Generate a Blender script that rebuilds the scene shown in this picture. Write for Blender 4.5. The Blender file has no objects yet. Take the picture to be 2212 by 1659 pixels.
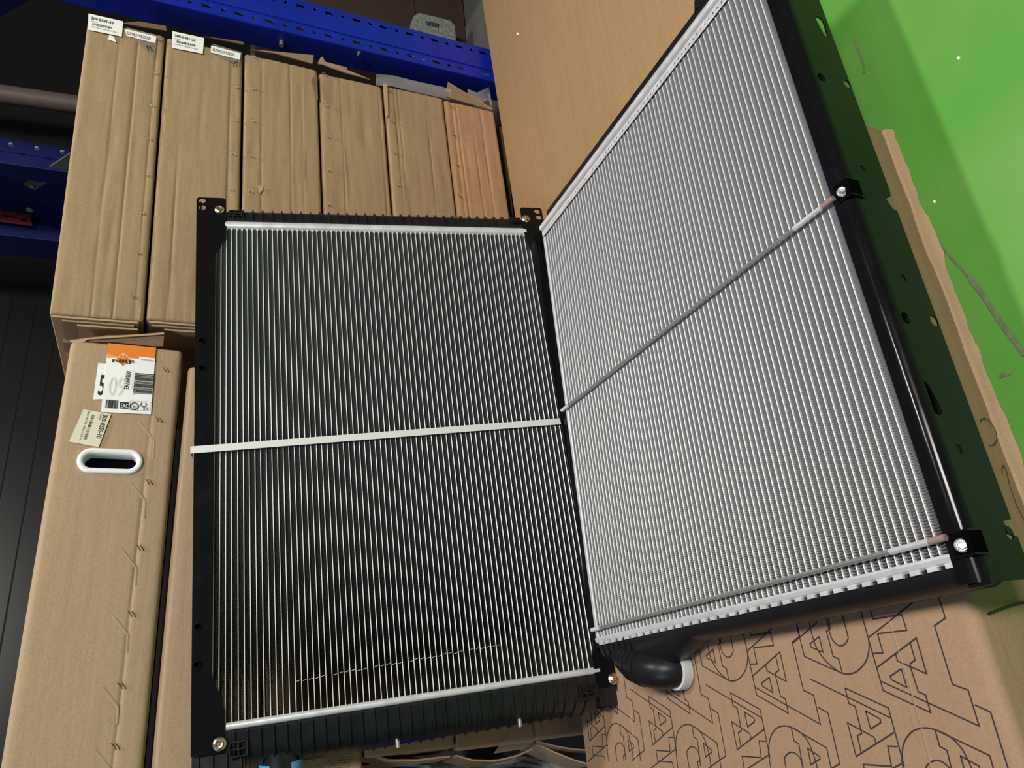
import bpy, bmesh, math, random
from mathutils import Vector, Matrix, noise

# ------------------------------------------------------------------ camera
SC = bpy.context.scene
COL = SC.collection
IMG_W, IMG_H, FOC = 2212.0, 1659.0, 1590.0
# rows: world axes (X right, Y away from the viewer, Z up) seen in the camera frame (x right, y down, z forward)
ROT = ((-0.0930896, -0.9117752, 0.4000004), (-0.4035449, 0.4018188, 0.8220056), (-0.9102120, -0.0848979, -0.4053474))
EYE = Vector((0.0, 0.0, 1.06))
cam_data = bpy.data.cameras.new('camera')
cam_data.sensor_fit = 'HORIZONTAL'
cam_data.sensor_width = 36.0
cam_data.lens = 36.0 * FOC / IMG_W
cam_data.clip_start = 0.05
cam_data.clip_end = 60
cam = bpy.data.objects.new('camera', cam_data)
COL.objects.link(cam)
R3 = Matrix(ROT)
cr = R3 @ Vector((1, 0, 0)); cu = R3 @ Vector((0, -1, 0)); cb = R3 @ Vector((0, 0, -1))
cam.matrix_world = Matrix(((cr.x, cu.x, cb.x, EYE.x), (cr.y, cu.y, cb.y, EYE.y), (cr.z, cu.z, cb.z, EYE.z), (0, 0, 0, 1)))
SC.camera = cam

def px(x, y, axis, val):
    """point of the world plane (axis = 0/1/2 at val) that the photograph shows at pixel x, y"""
    d = R3 @ Vector((x - IMG_W / 2, y - IMG_H / 2, FOC))
    return EYE + d * ((val - EYE[axis]) / d[axis])

# ------------------------------------------------------------------ world, lights, exposure
SC.view_settings.view_transform = 'Standard'
SC.view_settings.look = 'None'
SC.view_settings.gamma = 1
SC.view_settings.use_curve_mapping = False
SC.view_settings.exposure = -0.10
world = bpy.data.worlds.new('warehouse_air')
SC.world = world
world.use_nodes = True
world.node_tree.nodes['Background'].inputs[0].default_value = (0.9, 0.95, 1.0, 1)
world.node_tree.nodes['Background'].inputs[1].default_value = 0.05

def area(name, loc, target, size, power, color=(1, 1, 1), size_y=None):
    l = bpy.data.lights.new(name, 'AREA')
    l.energy = power; l.color = color; l.size = size
    if size_y:
        l.shape = 'RECTANGLE'; l.size_y = size_y
    o = bpy.data.objects.new(name, l)
    COL.objects.link(o)
    o.location = loc
    o.rotation_euler = (Vector(target) - Vector(loc)).to_track_quat('-Z', 'Y').to_euler()
    return o
area('ceiling_lamp', (1.9, 0.75, 5.2), (0.9, 0.75, 0), 0.22, 125, (1.0, 0.96, 0.90), 0.7)
area('aisle_lamp', (1.2, -2.6, 4.4), (0.9, 1.6, 0.6), 0.7, 275, (1.0, 0.95, 0.88), 1.6)
area('side_lamp', (-3.2, -0.6, 4.2), (0.4, 1.4, 0.3), 1.0, 60, (0.62, 0.80, 1.0))

# ------------------------------------------------------------------ materials
def new_mat(name):
    m = bpy.data.materials.new(name)
    m.use_nodes = True
    nt = m.node_tree
    return m, nt, nt.nodes['Principled BSDF']

def flat(name, col, rough=0.5, metal=0.0, spec=0.5, coat=0.0, noise_amt=0.0, noise_scale=20, trans=0.0, alpha=1.0, bump=0.0, bump_scale=200):
    m, nt, b = new_mat(name)
    b.inputs['Base Color'].default_value = (*col, 1)
    b.inputs['Roughness'].default_value = rough
    b.inputs['Metallic'].default_value = metal
    b.inputs['Specular IOR Level'].default_value = spec
    b.inputs['Coat Weight'].default_value = coat
    b.inputs['Coat Roughness'].default_value = 0.08
    b.inputs['Transmission Weight'].default_value = trans
    b.inputs['Alpha'].default_value = alpha
    tc = nt.nodes.new('ShaderNodeTexCoord')
    if noise_amt:
        n = nt.nodes.new('ShaderNodeTexNoise'); n.inputs['Scale'].default_value = noise_scale; n.inputs['Detail'].default_value = 6
        nt.links.new(tc.outputs['Object'], n.inputs['Vector'])
        r = nt.nodes.new('ShaderNodeMapRange')
        r.inputs[1].default_value = 0.3; r.inputs[2].default_value = 0.7
        r.inputs[3].default_value = 1 - noise_amt; r.inputs[4].default_value = 1 + noise_amt
        nt.links.new(n.outputs[0], r.inputs[0])
        h = nt.nodes.new('ShaderNodeHueSaturation'); h.inputs['Color'].default_value = (*col, 1)
        nt.links.new(r.outputs[0], h.inputs['Value'])
        nt.links.new(h.outputs[0], b.inputs['Base Color'])
        r2 = nt.nodes.new('ShaderNodeMapRange')
        r2.inputs[3].default_value = max(0.02, rough - 0.1); r2.inputs[4].default_value = min(1, rough + 0.1)
        nt.links.new(n.outputs[0], r2.inputs[0])
        nt.links.new(r2.outputs[0], b.inputs['Roughness'])
    if bump:
        n = nt.nodes.new('ShaderNodeTexNoise'); n.inputs['Scale'].default_value = bump_scale; n.inputs['Detail'].default_value = 3
        nt.links.new(tc.outputs['Object'], n.inputs['Vector'])
        bp = nt.nodes.new('ShaderNodeBump'); bp.inputs['Strength'].default_value = bump; bp.inputs['Distance'].default_value = 0.001
        nt.links.new(n.outputs[0], bp.inputs['Height'])
        nt.links.new(bp.outputs[0], b.inputs['Normal'])
    return m

def cardboard(name, col, col2=None, streak=0.0, var=0.10):
    """kraft board: fibre mottling, faint flute lines, broad soft wear"""
    m, nt, b = new_mat(name)
    b.inputs['Roughness'].default_value = 0.72
    b.inputs['Specular IOR Level'].default_value = 0.3
    tc = nt.nodes.new('ShaderNodeTexCoord')
    n1 = nt.nodes.new('ShaderNodeTexNoise'); n1.inputs['Scale'].default_value = 5; n1.inputs['Detail'].default_value = 8; n1.inputs['Roughness'].default_value = 0.65
    n2 = nt.nodes.new('ShaderNodeTexNoise'); n2.inputs['Scale'].default_value = 260; n2.inputs['Detail'].default_value = 3
    nt.links.new(tc.outputs['Object'], n1.inputs['Vector']); nt.links.new(tc.outputs['Object'], n2.inputs['Vector'])
    mp = nt.nodes.new('ShaderNodeMapping'); mp.inputs['Scale'].default_value = (2.5, 60, 60)
    nt.links.new(tc.outputs['Object'], mp.inputs['Vector'])
    n3 = nt.nodes.new('ShaderNodeTexNoise'); n3.inputs['Scale'].default_value = 1.0; n3.inputs['Detail'].default_value = 3
    nt.links.new(mp.outputs[0], n3.inputs['Vector'])
    mix = nt.nodes.new('ShaderNodeMix'); mix.data_type = 'RGBA'
    mix.inputs[6].default_value = (*[c * (1 - var) for c in col], 1)
    c2 = col2 or tuple(min(1, c * (1 + var)) for c in col)
    mix.inputs[7].default_value = (*c2, 1)
    nt.links.new(n1.outputs[0], mix.inputs[0])
    hs = nt.nodes.new('ShaderNodeHueSaturation')
    nt.links.new(mix.outputs[2], hs.inputs['Color'])
    ma = nt.nodes.new('ShaderNodeMath'); ma.operation = 'MULTIPLY_ADD'
    ma.inputs[1].default_value = 0.35; ma.inputs[2].default_value = 0.825
    nt.links.new(n2.outputs[0], ma.inputs[0])
    mb = nt.nodes.new('ShaderNodeMath'); mb.operation = 'MULTIPLY_ADD'
    mb.inputs[1].default_value = 0.18 + streak; mb.inputs[2].default_value = -(0.18 + streak) / 2
    nt.links.new(n3.outputs[0], mb.inputs[0])
    mc = nt.nodes.new('ShaderNodeMath'); mc.operation = 'ADD'
    nt.links.new(ma.outputs[0], mc.inputs[0]); nt.links.new(mb.outputs[0], mc.inputs[1])
    nt.links.new(mc.outputs[0], hs.inputs['Value'])
    nt.links.new(hs.outputs[0], b.inputs['Base Color'])
    # bump: fibres + long flute ridges
    n4 = nt.nodes.new('ShaderNodeTexNoise'); n4.inputs['Scale'].default_value = 22; n4.inputs['Detail'].default_value = 5; n4.inputs['Roughness'].default_value = 0.6
    nt.links.new(tc.outputs['Object'], n4.inputs['Vector'])
    ad = nt.nodes.new('ShaderNodeMath'); ad.operation = 'MULTIPLY_ADD'; ad.inputs[1].default_value = 0.3
    nt.links.new(n2.outputs[0], ad.inputs[0]); nt.links.new(n3.outputs[0], ad.inputs[2])
    bp = nt.nodes.new('ShaderNodeBump'); bp.inputs['Strength'].default_value = 0.28; bp.inputs['Distance'].default_value = 0.0030
    a2 = nt.nodes.new('ShaderNodeMath'); a2.operation = 'MULTIPLY_ADD'; a2.inputs[1].default_value = 1.2
    nt.links.new(n4.outputs[0], a2.inputs[0]); nt.links.new(ad.outputs[0], a2.inputs[2])
    nt.links.new(a2.outputs[0], bp.inputs['Height'])
    nt.links.new(bp.outputs[0], b.inputs['Normal'])
    return m

M = {}
M['card'] = cardboard('kraft_cardboard', (0.335, 0.228, 0.132))
M['card_print'] = cardboard('printed_kraft_cardboard', (0.325, 0.205, 0.125))
M['card_plain'] = cardboard('smooth_kraft_cardboard', (0.325, 0.203, 0.095), var=0.06)
M['card_red'] = cardboard('reddish_cardboard', (0.38, 0.205, 0.10), (0.50, 0.30, 0.16), streak=0.35)
M['card_ochre'] = cardboard('ochre_cardboard', (0.34, 0.235, 0.08))
M['card_edge'] = cardboard('torn_cardboard_edge', (0.46, 0.31, 0.19))
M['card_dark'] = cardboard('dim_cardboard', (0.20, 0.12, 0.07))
M['card_shadow'] = cardboard('shaded_brown_cardboard', (0.045, 0.026, 0.020))  # brown lowered to near black, shade put into the colour
M['card_fresh'] = cardboard('smooth_box_cardboard', (0.39, 0.268, 0.168), var=0.05)
M['alu'] = flat('raw_aluminium', (0.90, 0.90, 0.93), 0.38, 0.55, noise_amt=0.08, noise_scale=40)
M['fin_shaded'] = flat('shaded_fin_foil', (0.36, 0.37, 0.37), 0.45, 0.5)  # standing core: same foil, colour darkened to stand for its shade
M['fin_lit'] = flat('lit_fin_foil', (0.70, 0.70, 0.705), 0.42, 0.45)  # lying core: same foil, colour lightened to stand for the light on it
M['alu_tube'] = flat('tube_aluminium', (0.84, 0.84, 0.835), 0.42, 0.35)
M['steel'] = flat('galvanised_steel', (0.55, 0.57, 0.56), 0.35, 0.8)
M['strap'] = flat('white_nylon_strap', (0.66, 0.67, 0.65), 0.55, bump=0.4, bump_scale=600)
M['gloss_black'] = flat('black_lacquered_steel', (0.006, 0.006, 0.007), 0.15, 0.0, 0.17, noise_amt=0.05)
M['plastic_black'] = flat('black_nylon_plastic', (0.010, 0.011, 0.013), 0.32, 0.0, 0.5, noise_amt=0.2, noise_scale=30)
M['tank_black'] = flat('smooth_dark_plastic', (0.010, 0.010, 0.012), 0.36, 0.0, 0.25, noise_amt=0.15, noise_scale=15)
M['zinc'] = flat('yellow_zinc_bolt', (0.78, 0.60, 0.45), 0.25, 0.95)
M['brass_tape'] = flat('brown_rod_sleeve', (0.30, 0.20, 0.18), 0.5)
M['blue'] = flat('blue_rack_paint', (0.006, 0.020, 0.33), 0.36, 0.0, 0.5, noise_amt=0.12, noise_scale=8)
M['blue_shaded'] = flat('shaded_blue_rack_paint', (0.003, 0.006, 0.075), 0.45, 0.0, 0.4)  # same rack blue, darkened in the colour for rack parts in shade
M['red'] = flat('red_guard_paint', (0.16, 0.012, 0.020), 0.5)
M['hole'] = flat('void_shade_black', (0.003, 0.003, 0.004), 0.9, 0, 0.0)  # near-black colour stands for the shade inside bores, pockets and handle
M['white'] = flat('white_label_paper', (0.88, 0.865, 0.87), 0.45, noise_amt=0.02)
M['cream'] = flat('cream_label_paper', (0.72, 0.66, 0.52), 0.5, noise_amt=0.03)
M['orange'] = flat('orange_print', (0.80, 0.22, 0.025), 0.4)
M['orange_light'] = flat('light_orange_print', (0.90, 0.36, 0.08), 0.4)
M['ink'] = flat('black_ink', (0.012, 0.012, 0.012), 0.55)
M['ink_print'] = flat('printed_line_ink', (0.03, 0.022, 0.024), 0.7)
M['ghost'] = flat('pale_grey_ink', (0.70, 0.70, 0.69), 0.5)
M['white_plastic'] = flat('white_handle_plastic', (0.88, 0.88, 0.91), 0.30, bump=0.0)
M['cap'] = flat('translucent_cap', (0.75, 0.76, 0.76), 0.35, 0, 0.5, alpha=0.75)
M['blue_cap'] = flat('light_blue_cap', (0.12, 0.42, 0.80), 0.35)
M['film'] = flat('clear_wrap_film', (0.55, 0.57, 0.58), 0.12, 0, 0.8, alpha=0.35)
M['tape'] = flat('clear_packing_tape', (0.36, 0.30, 0.24), 0.10, 0, 0.7, alpha=0.35)
M['grey'] = flat('grey_board', (0.085, 0.085, 0.08), 0.7, noise_amt=0.2, noise_scale=6)
M['pipe'] = flat('brown_pipe_paint', (0.10, 0.075, 0.072), 0.55, noise_amt=0.1)
M['wood'] = cardboard('pallet_wood', (0.22, 0.15, 0.09), streak=0.3)
M['wrap_pale'] = flat('pale_wrapped_plastic', (0.22, 0.23, 0.22), 0.3, noise_amt=0.4, noise_scale=60)

def wall_mat():
    m, nt, b = new_mat('dark_grey_siding')
    tc = nt.nodes.new('ShaderNodeTexCoord')
    n = nt.nodes.new('ShaderNodeTexNoise'); n.inputs['Scale'].default_value = 1.6; n.inputs['Detail'].default_value = 2
    nt.links.new(tc.outputs['Object'], n.inputs['Vector'])
    mix = nt.nodes.new('ShaderNodeMix'); mix.data_type = 'RGBA'
    mix.inputs[6].default_value = (0.006, 0.0055, 0.0055, 1); mix.inputs[7].default_value = (0.011, 0.010, 0.0095, 1)  # dark grey lowered further, for a back wall the lamps should not reach
    nt.links.new(n.outputs[0], mix.inputs[0]); nt.links.new(mix.outputs[2], b.inputs['Base Color'])
    b.inputs['Roughness'].default_value = 0.28
    return m
M['wall'] = wall_mat()

def floor_mat():
    m, nt, b = new_mat('green_epoxy_floor')
    tc = nt.nodes.new('ShaderNodeTexCoord')
    n = nt.nodes.new('ShaderNodeTexNoise'); n.inputs['Scale'].default_value = 3.5; n.inputs['Detail'].default_value = 5
    nt.links.new(tc.outputs['Object'], n.inputs['Vector'])
    mix = nt.nodes.new('ShaderNodeMix'); mix.data_type = 'RGBA'
    mix.inputs[6].default_value = (0.085, 0.33, 0.040, 1); mix.inputs[7].default_value = (0.145, 0.35, 0.070, 1)
    mr = nt.nodes.new('ShaderNodeMapRange'); mr.inputs[1].default_value = 0.35; mr.inputs[2].default_value = 0.65
    nt.links.new(n.outputs[0], mr.inputs[0]); nt.links.new(mr.outputs[0], mix.inputs[0])
    # fine scratches and specks of dirt
    mp = nt.nodes.new('ShaderNodeMapping'); mp.inputs['Scale'].default_value = (6, 70, 1); mp.inputs['Rotation'].default_value = (0, 0, 0.7)
    nt.links.new(tc.outputs['Object'], mp.inputs['Vector'])
    n2 = nt.nodes.new('ShaderNodeTexNoise'); n2.inputs['Scale'].default_value = 1.2; n2.inputs['Detail'].default_value = 2
    nt.links.new(mp.outputs[0], n2.inputs['Vector'])
    r2 = nt.nodes.new('ShaderNodeMapRange'); r2.inputs[1].default_value = 0.72; r2.inputs[2].default_value = 0.76
    nt.links.new(n2.outputs[0], r2.inputs[0])
    v = nt.nodes.new('ShaderNodeTexNoise'); v.inputs['Scale'].default_value = 90; v.inputs['Detail'].default_value = 1
    nt.links.new(tc.outputs['Object'], v.inputs['Vector'])
    r3 = nt.nodes.new('ShaderNodeMapRange'); r3.inputs[1].default_value = 0.80; r3.inputs[2].default_value = 0.84
    nt.links.new(v.outputs[0], r3.inputs[0])
    mx = nt.nodes.new('ShaderNodeMath'); mx.operation = 'MAXIMUM'
    nt.links.new(r2.outputs[0], mx.inputs[0]); nt.links.new(r3.outputs[0], mx.inputs[1])
    ml = nt.nodes.new('ShaderNodeMath'); ml.operation = 'MULTIPLY'; ml.inputs[1].default_value = 0.45
    nt.links.new(mx.outputs[0], ml.inputs[0])
    mix2 = nt.nodes.new('ShaderNodeMix'); mix2.data_type = 'RGBA'; mix2.inputs[7].default_value = (0.06, 0.12, 0.035, 1)
    nt.links.new(ml.outputs[0], mix2.inputs[0]); nt.links.new(mix.outputs[2], mix2.inputs[6])
    nt.links.new(mix2.outputs[2], b.inputs['Base Color'])
    b.inputs['Roughness'].default_value = 0.42
    b.inputs['Specular IOR Level'].default_value = 0.35
    return m
M['floor'] = floor_mat()
M['rear_floor'] = flat('dark_grey_floor', (0.05, 0.05, 0.048), 0.7, noise_amt=0.2, noise_scale=6)
M['scuff'] = flat('grey_scuff', (0.16, 0.19, 0.10), 0.7, noise_amt=0.3, noise_scale=60)
M['chip'] = flat('white_chip', (0.85, 0.85, 0.82), 0.5)

# ------------------------------------------------------------------ object helpers
MW = {}          # world matrix of every empty, so that children can be given in world coordinates

def empty(name, label=None, cat=None, loc=(0, 0, 0), mat=None, group=None, kind=None):
    o = bpy.data.objects.new(name, None)
    o.empty_display_size = 0.05
    COL.objects.link(o)
    m = mat if mat is not None else Matrix.Translation(Vector(loc))
    o.matrix_world = m
    MW[o.name] = m.copy()
    tag(o, label, cat, group, kind)
    return o

def tag(o, label=None, cat=None, group=None, kind=None):
    if label: o['label'] = label
    if cat: o['category'] = cat
    if group: o['group'] = group
    if kind: o['kind'] = kind
    return o

class MB:
    """collects vertices and faces of one mesh, in world or in parent coordinates"""
    def __init__(s): s.v = []; s.f = []; s.smooth = False
    def add(s, vs, fs):
        n = len(s.v); s.v += [Vector(v) for v in vs]; s.f += [tuple(i + n for i in f) for f in fs]; return s
    def box(s, a, b, m=None):
        x0, y0, z0 = a; x1, y1, z1 = b
        vs = [Vector(p) for p in ((x0, y0, z0), (x1, y0, z0), (x1, y1, z0), (x0, y1, z0), (x0, y0, z1), (x1, y0, z1), (x1, y1, z1), (x0, y1, z1))]
        if m: vs = [m @ v for v in vs]
        return s.add(vs, [(0, 3, 2, 1), (4, 5, 6, 7), (0, 1, 5, 4), (1, 2, 6, 5), (2, 3, 7, 6), (3, 0, 4, 7)])
    def rings(s, rings, cap=True, closed=True):
        n = len(rings[0]); base = len(s.v)
        for r in rings: s.v += [Vector(p) for p in r]
        for i in range(len(rings) - 1):
            for j in range(n if closed else n - 1):
                a = base + i * n + j; b = base + i * n + (j + 1) % n
                s.f.append((a, b, b + n, a + n))
        if cap:
            s.f.append(tuple(base + j for j in reversed(range(n))))
            s.f.append(tuple(base + (len(rings) - 1) * n + j for j in range(n)))
        return s
    def extrude(s, prof, p0, p1, up_a, up_b):
        """profile (list of (a,b)) swept from p0 to p1; a, b measured along up_a, up_b"""
        A = Vector(up_a); B = Vector(up_b)
        return s.rings([[Vector(p) + A * a + B * b for a, b in prof] for p in (p0, p1)])
    def tube(s, path, r, n=10, cap=True):
        path = [Vector(p) for p in path]
        rr = r if isinstance(r, (list, tuple)) else [r] * len(path)
        rings = []; ref = None
        for i, p in enumerate(path):
            t = (path[min(i + 1, len(path) - 1)] - path[max(i - 1, 0)]).normalized()
            if ref is None:
                ref = t.orthogonal().normalized()
            ref = (ref - t * ref.dot(t)).normalized()
            c = t.cross(ref)
            rings.append([p + (ref * math.cos(2 * math.pi * k / n) + c * math.sin(2 * math.pi * k / n)) * rr[i] for k in range(n)])
        return s.rings(rings, cap)
    def ribbon(s, pts, width, normal, lift=0.0):
        """flat printed stroke through the points on a surface, corners mitred"""
        N = Vector(normal).normalized(); q = []
        for p in pts:
            p = Vector(p) + N * lift
            if not q or (p - q[-1]).length > 1e-5: q.append(p)
        if len(q) < 2: return s
        n = len(q); vs = []
        for i in range(n):
            d0 = (q[i] - q[i - 1]).normalized() if i else None
            d1 = (q[i + 1] - q[i]).normalized() if i < n - 1 else None
            if d0 is None: d0 = d1
            if d1 is None: d1 = d0
            w0 = N.cross(d0); w1 = N.cross(d1); w = w0 + w1
            if w.length < 0.2: w = w0
            w.normalize(); k = min(2.2, 1 / max(0.3, w.dot(w0)))
            e = Vector()
            if i == 0: e = -d1 * width * 0.3
            if i == n - 1: e = d0 * width * 0.3
            vs += [q[i] + e - w * width / 2 * k, q[i] + e + w * width / 2 * k]
        return s.add(vs, [(2 * i, 2 * i + 2, 2 * i + 3, 2 * i + 1) for i in range(n - 1)])
    def mesh(s, name, world_to=None, smooth=None):
        me = bpy.data.meshes.new(name)
        vs = [world_to @ v for v in s.v] if world_to is not None else s.v
        me.from_pydata([tuple(v) for v in vs], [], s.f)
        bm = bmesh.new(); bm.from_mesh(me)
        bmesh.ops.recalc_face_normals(bm, faces=bm.faces)
        bm.to_mesh(me); bm.free()
        if smooth is None: smooth = s.smooth
        if smooth:
            me.polygons.foreach_set('use_smooth', [True] * len(me.polygons))
            try: me.set_sharp_from_angle(angle=math.radians(smooth if smooth is not True else 40))
            except Exception: pass
        return me
    def build(s, name, mat, parent=None, space='world', smooth=None, label=None):
        inv = None
        if parent is not None and space == 'world': inv = MW[parent.name].inverted()
        me = s.mesh(name, inv, smooth)
        return link(name, me, mat, parent, label)

def link(name, me, mat, parent=None, label=None):
    if mat is not None and not me.materials: me.materials.append(mat)
    o = bpy.data.objects.new(name, me)
    COL.objects.link(o)
    if parent is not None:
        o.parent = parent
        MW[o.name] = MW[parent.name].copy()
    if label: o['label'] = label
    return o

def top_mesh(name, mb, mat, label, cat, group=None, kind=None, smooth=None):
    """a thing that is one mesh: origin moved to the middle of its base"""
    if mb.v:
        xs = [v.x for v in mb.v]; ys = [v.y for v in mb.v]; zs = [v.z for v in mb.v]
        c = Vector(((min(xs) + max(xs)) / 2, (min(ys) + max(ys)) / 2, min(zs)))
    me = mb.mesh(name, Matrix.Translation(-c), smooth)
    o = link(name, me, mat)
    o.location = c
    tag(o, label, cat, group, kind)
    return o

def curve_mesh(cu, mtx=None):
    """turn a temporary curve or text into plain mesh data"""
    tmp = bpy.data.objects.new('tmp', cu)
    COL.objects.link(tmp)
    dg = bpy.context.evaluated_depsgraph_get()
    dg.update()
    me = bpy.data.meshes.new_from_object(tmp.evaluated_get(dg))
    bpy.data.objects.remove(tmp)
    bpy.data.curves.remove(cu)
    if mtx is not None: me.transform(mtx)
    return me

def frame(origin, dirv, upv):
    d = Vector(dirv).normalized(); u = Vector(upv); u = (u - d * u.dot(d)).normalized(); n = d.cross(u)
    o = Vector(origin)
    return Matrix(((d.x, u.x, n.x, o.x), (d.y, u.y, n.y, o.y), (d.z, u.z, n.z, o.z), (0, 0, 0, 1)))

def text(s, parent, origin, dirv, upv, size, mat, name='print', width=None, squash=1.0, bold=0.0, shear=0.0):
    """lettering lying on a surface; origin = left end of the baseline, width = wanted line length"""
    cu = bpy.data.curves.new('txt', 'FONT')
    cu.body = s; cu.size = size; cu.offset = bold; cu.shear = shear; cu.resolution_u = 3
    me = curve_mesh(cu)
    w = max((v.co.x for v in me.vertices), default=1)
    sx = (width / w) if width else squash
    me.transform(Matrix.Diagonal((sx, 1, 1, 1)))
    me.transform(MW[parent.name].inverted() @ frame(origin, dirv, upv))
    me.materials.clear(); me.name = name
    return link(name, me, mat, parent)

def plate_mesh(outline, holes, thick, bevel=0.0006):
    """flat plate in local x,y with real holes; its face at z = 0, body below"""
    cu = bpy.data.curves.new('plate', 'CURVE')
    cu.dimensions = '2D'; cu.fill_mode = 'BOTH'
    for pts in [outline] + holes:
        sp = cu.splines.new('POLY'); sp.points.add(len(pts) - 1)
        for p, q in zip(sp.points, pts): p.co = (q[0], q[1], 0, 1)
        sp.use_cyclic_u = True
    cu.extrude = thick / 2 - bevel; cu.bevel_depth = bevel; cu.bevel_resolution = 1
    cu.offset = -bevel
    return curve_mesh(cu, Matrix.Translation((0, 0, -thick / 2)))

def circle(x, y, r, n=16, ry=None, rot=0.0):
    ry = ry or r
    out = []
    for k in range(n):
        a = 2 * math.pi * k / n
        cx, cy = r * math.cos(a), ry * math.sin(a)
        out.append((x + cx * math.cos(rot) - cy * math.sin(rot), y + cx * math.sin(rot) + cy * math.cos(rot)))
    return out

def rounded(x0, y0, x1, y1, r, n=4):
    out = []
    for cx, cy, a0 in ((x1 - r, y0 + r, -90), (x1 - r, y1 - r, 0), (x0 + r, y1 - r, 90), (x0 + r, y0 + r, 180)):
        for k in range(n + 1):
            a = math.radians(a0 + 90 * k / n); out.append((cx + r * math.cos(a), cy + r * math.sin(a)))
    return out

random.seed(7)

# ------------------------------------------------------------------ the setting
def struct(name, mb, mat, smooth=None):
    o = mb.build(name, mat, smooth=smooth); o['kind'] = 'structure'; return o
struct('floor', MB().box((-6, -5, -0.1), (9, 1.70, 0.0)), M['floor'])
struct('floor', MB().box((-6, 1.70, -0.1), (9, 3.6, 0.0)), M['rear_floor'])  # rear zone of the floor, dark grey instead of green
m = MB()
prof = []
z = -0.0
while z < 6.0:
    prof += [(z, 0.0), (z + 0.088, 0.0), (z + 0.0885, 0.0008), (z + 0.0895, 0.0008)]; z += 0.096
vs = []; fs = []
for x in (-6.0, 9.0): vs += [(x, 3.60 + d, zz) for zz, d in prof]
n = len(prof)
fs = [(i, i + 1, n + i + 1, n + i) for i in range(n - 1)]
m.add(vs, fs)
m.box((-6, 3.62, 0), (9, 3.70, 6))
struct('wall_back', m, M['wall'])

# marks on the floor
def floor_mark(name, pts, w, label, cat, mat):
    mb = MB().ribbon([px(a, b, 2, 0.0) for a, b in pts], w, (0, 0, 1), 0.0008 + 0.0005 * len(pts) / 5 + 0.0006 * (w > 0.0065))
    return top_mesh(name, mb, mat, label, cat)
floor_mark('scuff_mark', [(2010, 495), (2040, 540), (2085, 590), (2110, 620), (2135, 660)], 0.003, 'thin grey curved scuff running beside the torn cardboard edge', 'scuff', M['scuff'])
floor_mark('scuff_mark', [(2095, 600), (2130, 645), (2165, 700), (2200, 745), (2212, 765)], 0.007, 'wide rough grey scuff near the right side of the green floor', 'scuff', M['scuff'])
floor_mark('scuff_mark', [(2162, 812), (2183, 804)], 0.006, 'short grey dash on the green floor, nearest the handwritten circle', 'scuff', M['scuff'])
floor_mark('scuff_mark', [(1848, 90), (1862, 125), (1868, 155)], 0.004, 'brown streak on the shaded green floor beside the radiator plate', 'scuff', M['scuff'])
for (a, b), lab in (((2071, 126), 'white chip lying alone on the bright green floor'), ((2019, 436), 'white chip on the shaded green floor by the cardboard')):
    p = px(a, b, 2, 0.0)
    mb = MB()
    r = [[p + Vector((0.0032 * k * math.cos(t), 0.0024 * k * math.sin(t) + 0.0004 * math.sin(3 * t), zz)) for t in [i * math.pi / 4 for i in range(8)]] for k, zz in ((1, 0), (0.9, 0.0015), (0.4, 0.0022))]
    mb.rings(r)
    top_mesh('paint_chip', mb, M['chip'], lab, 'chip')

# ------------------------------------------------------------------ pallet racking (blue)
def sheared(p, k=0.041):
    """the posts stand very slightly off plumb"""
    return Vector((p[0] - k * (p[2] - 0.6), p[1], p[2]))

def rack_post(parent, x0, x1, y0, y1, z0, z1, mat, holes=True, face=-1):
    """omega post: perforated face with a raised middle, two sides, open behind"""
    w = x1 - x0
    t = 0.0025
    # face plate with slots and holes, local x = world X, local y = world Z
    outl = [(0, 0), (w, 0), (w, z1 - z0), (0, z1 - z0)]
    hs = []
    if holes:
        zz = 0.6438 - z0
        while zz > 0.05: zz -= 0.0903
        zz += 0.0903
        while zz < z1 - z0 - 0.08:
            for cx in (0.026, w - 0.026):
                hs.append([(cx - 0.0055, zz - 0.015), (cx + 0.0055, zz - 0.012), (cx + 0.0055, zz + 0.015), (cx - 0.0055, zz + 0.012)])
                hs.append(circle(cx, zz + 0.045, 0.0062, 10))
            zz += 0.0903
    me = plate_mesh(outl, hs, t)
    me.transform(Matrix(((1, 0, 0, x0), (0, 0, -1, y0), (0, 1, 0, z0), (0, 0, 0, 1))) if face < 0 else Matrix(((1, 0, 0, x0), (0, 0, 1, y1), (0, 1, 0, z0), (0, 0, 0, 1))))
    for v in me.vertices: v.co = sheared(v.co)
    me.transform(MW[parent.name].inverted())
    f = link('perforated_face', me, mat, parent)
    mb = MB()
    mb.box((x0 + 0.048, y0 - 0.004, z0), (x1 - 0.048, y0 + 0.001, z1))
    mb.box((x0 - 0.0015, y0 + 0.002, z0), (x0 + t, y1, z1)); mb.box((x1 - t, y0 + 0.002, z0), (x1 + 0.0015, y1, z1))
    mb.box((x0, y1 - t, z0), (x0 + 0.03, y1, z1)); mb.box((x1 - 0.03, y1 - t, z0), (x1, y1, z1))
    mb.v = [sheared(v) for v in mb.v]
    mb.build('channel', mat, parent)

rk = empty('rack_post', 'blue perforated steel rack post with rows of slots behind the carton stack', 'rack post', (2.08, 1.76, 0))
rack_post(rk, 1.986, 2.140, 1.72, 1.80, 0.0, 2.6, M['blue'])
MB().box((1.96, 1.70, 0.0), (2.17, 1.82, 0.006)).build('foot_plate', M['blue_shaded'], rk)
# bolts seen in the lower slots and on the side
for a, b in ((776, 119), (951, 133), (1000, 143), (1048, 155)):
    p = px(a - 2, b, 1, 1.735)
    MB().tube([p, p + Vector((0, -0.012, 0))], 0.005, 8).build('bolt', M['steel'], rk)
p = px(608, 99, 0, 1.955)
MB().tube([p + Vector((0.03, 0, 0)), p], 0.007, 10).build('bolt', M['steel'], rk)
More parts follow.
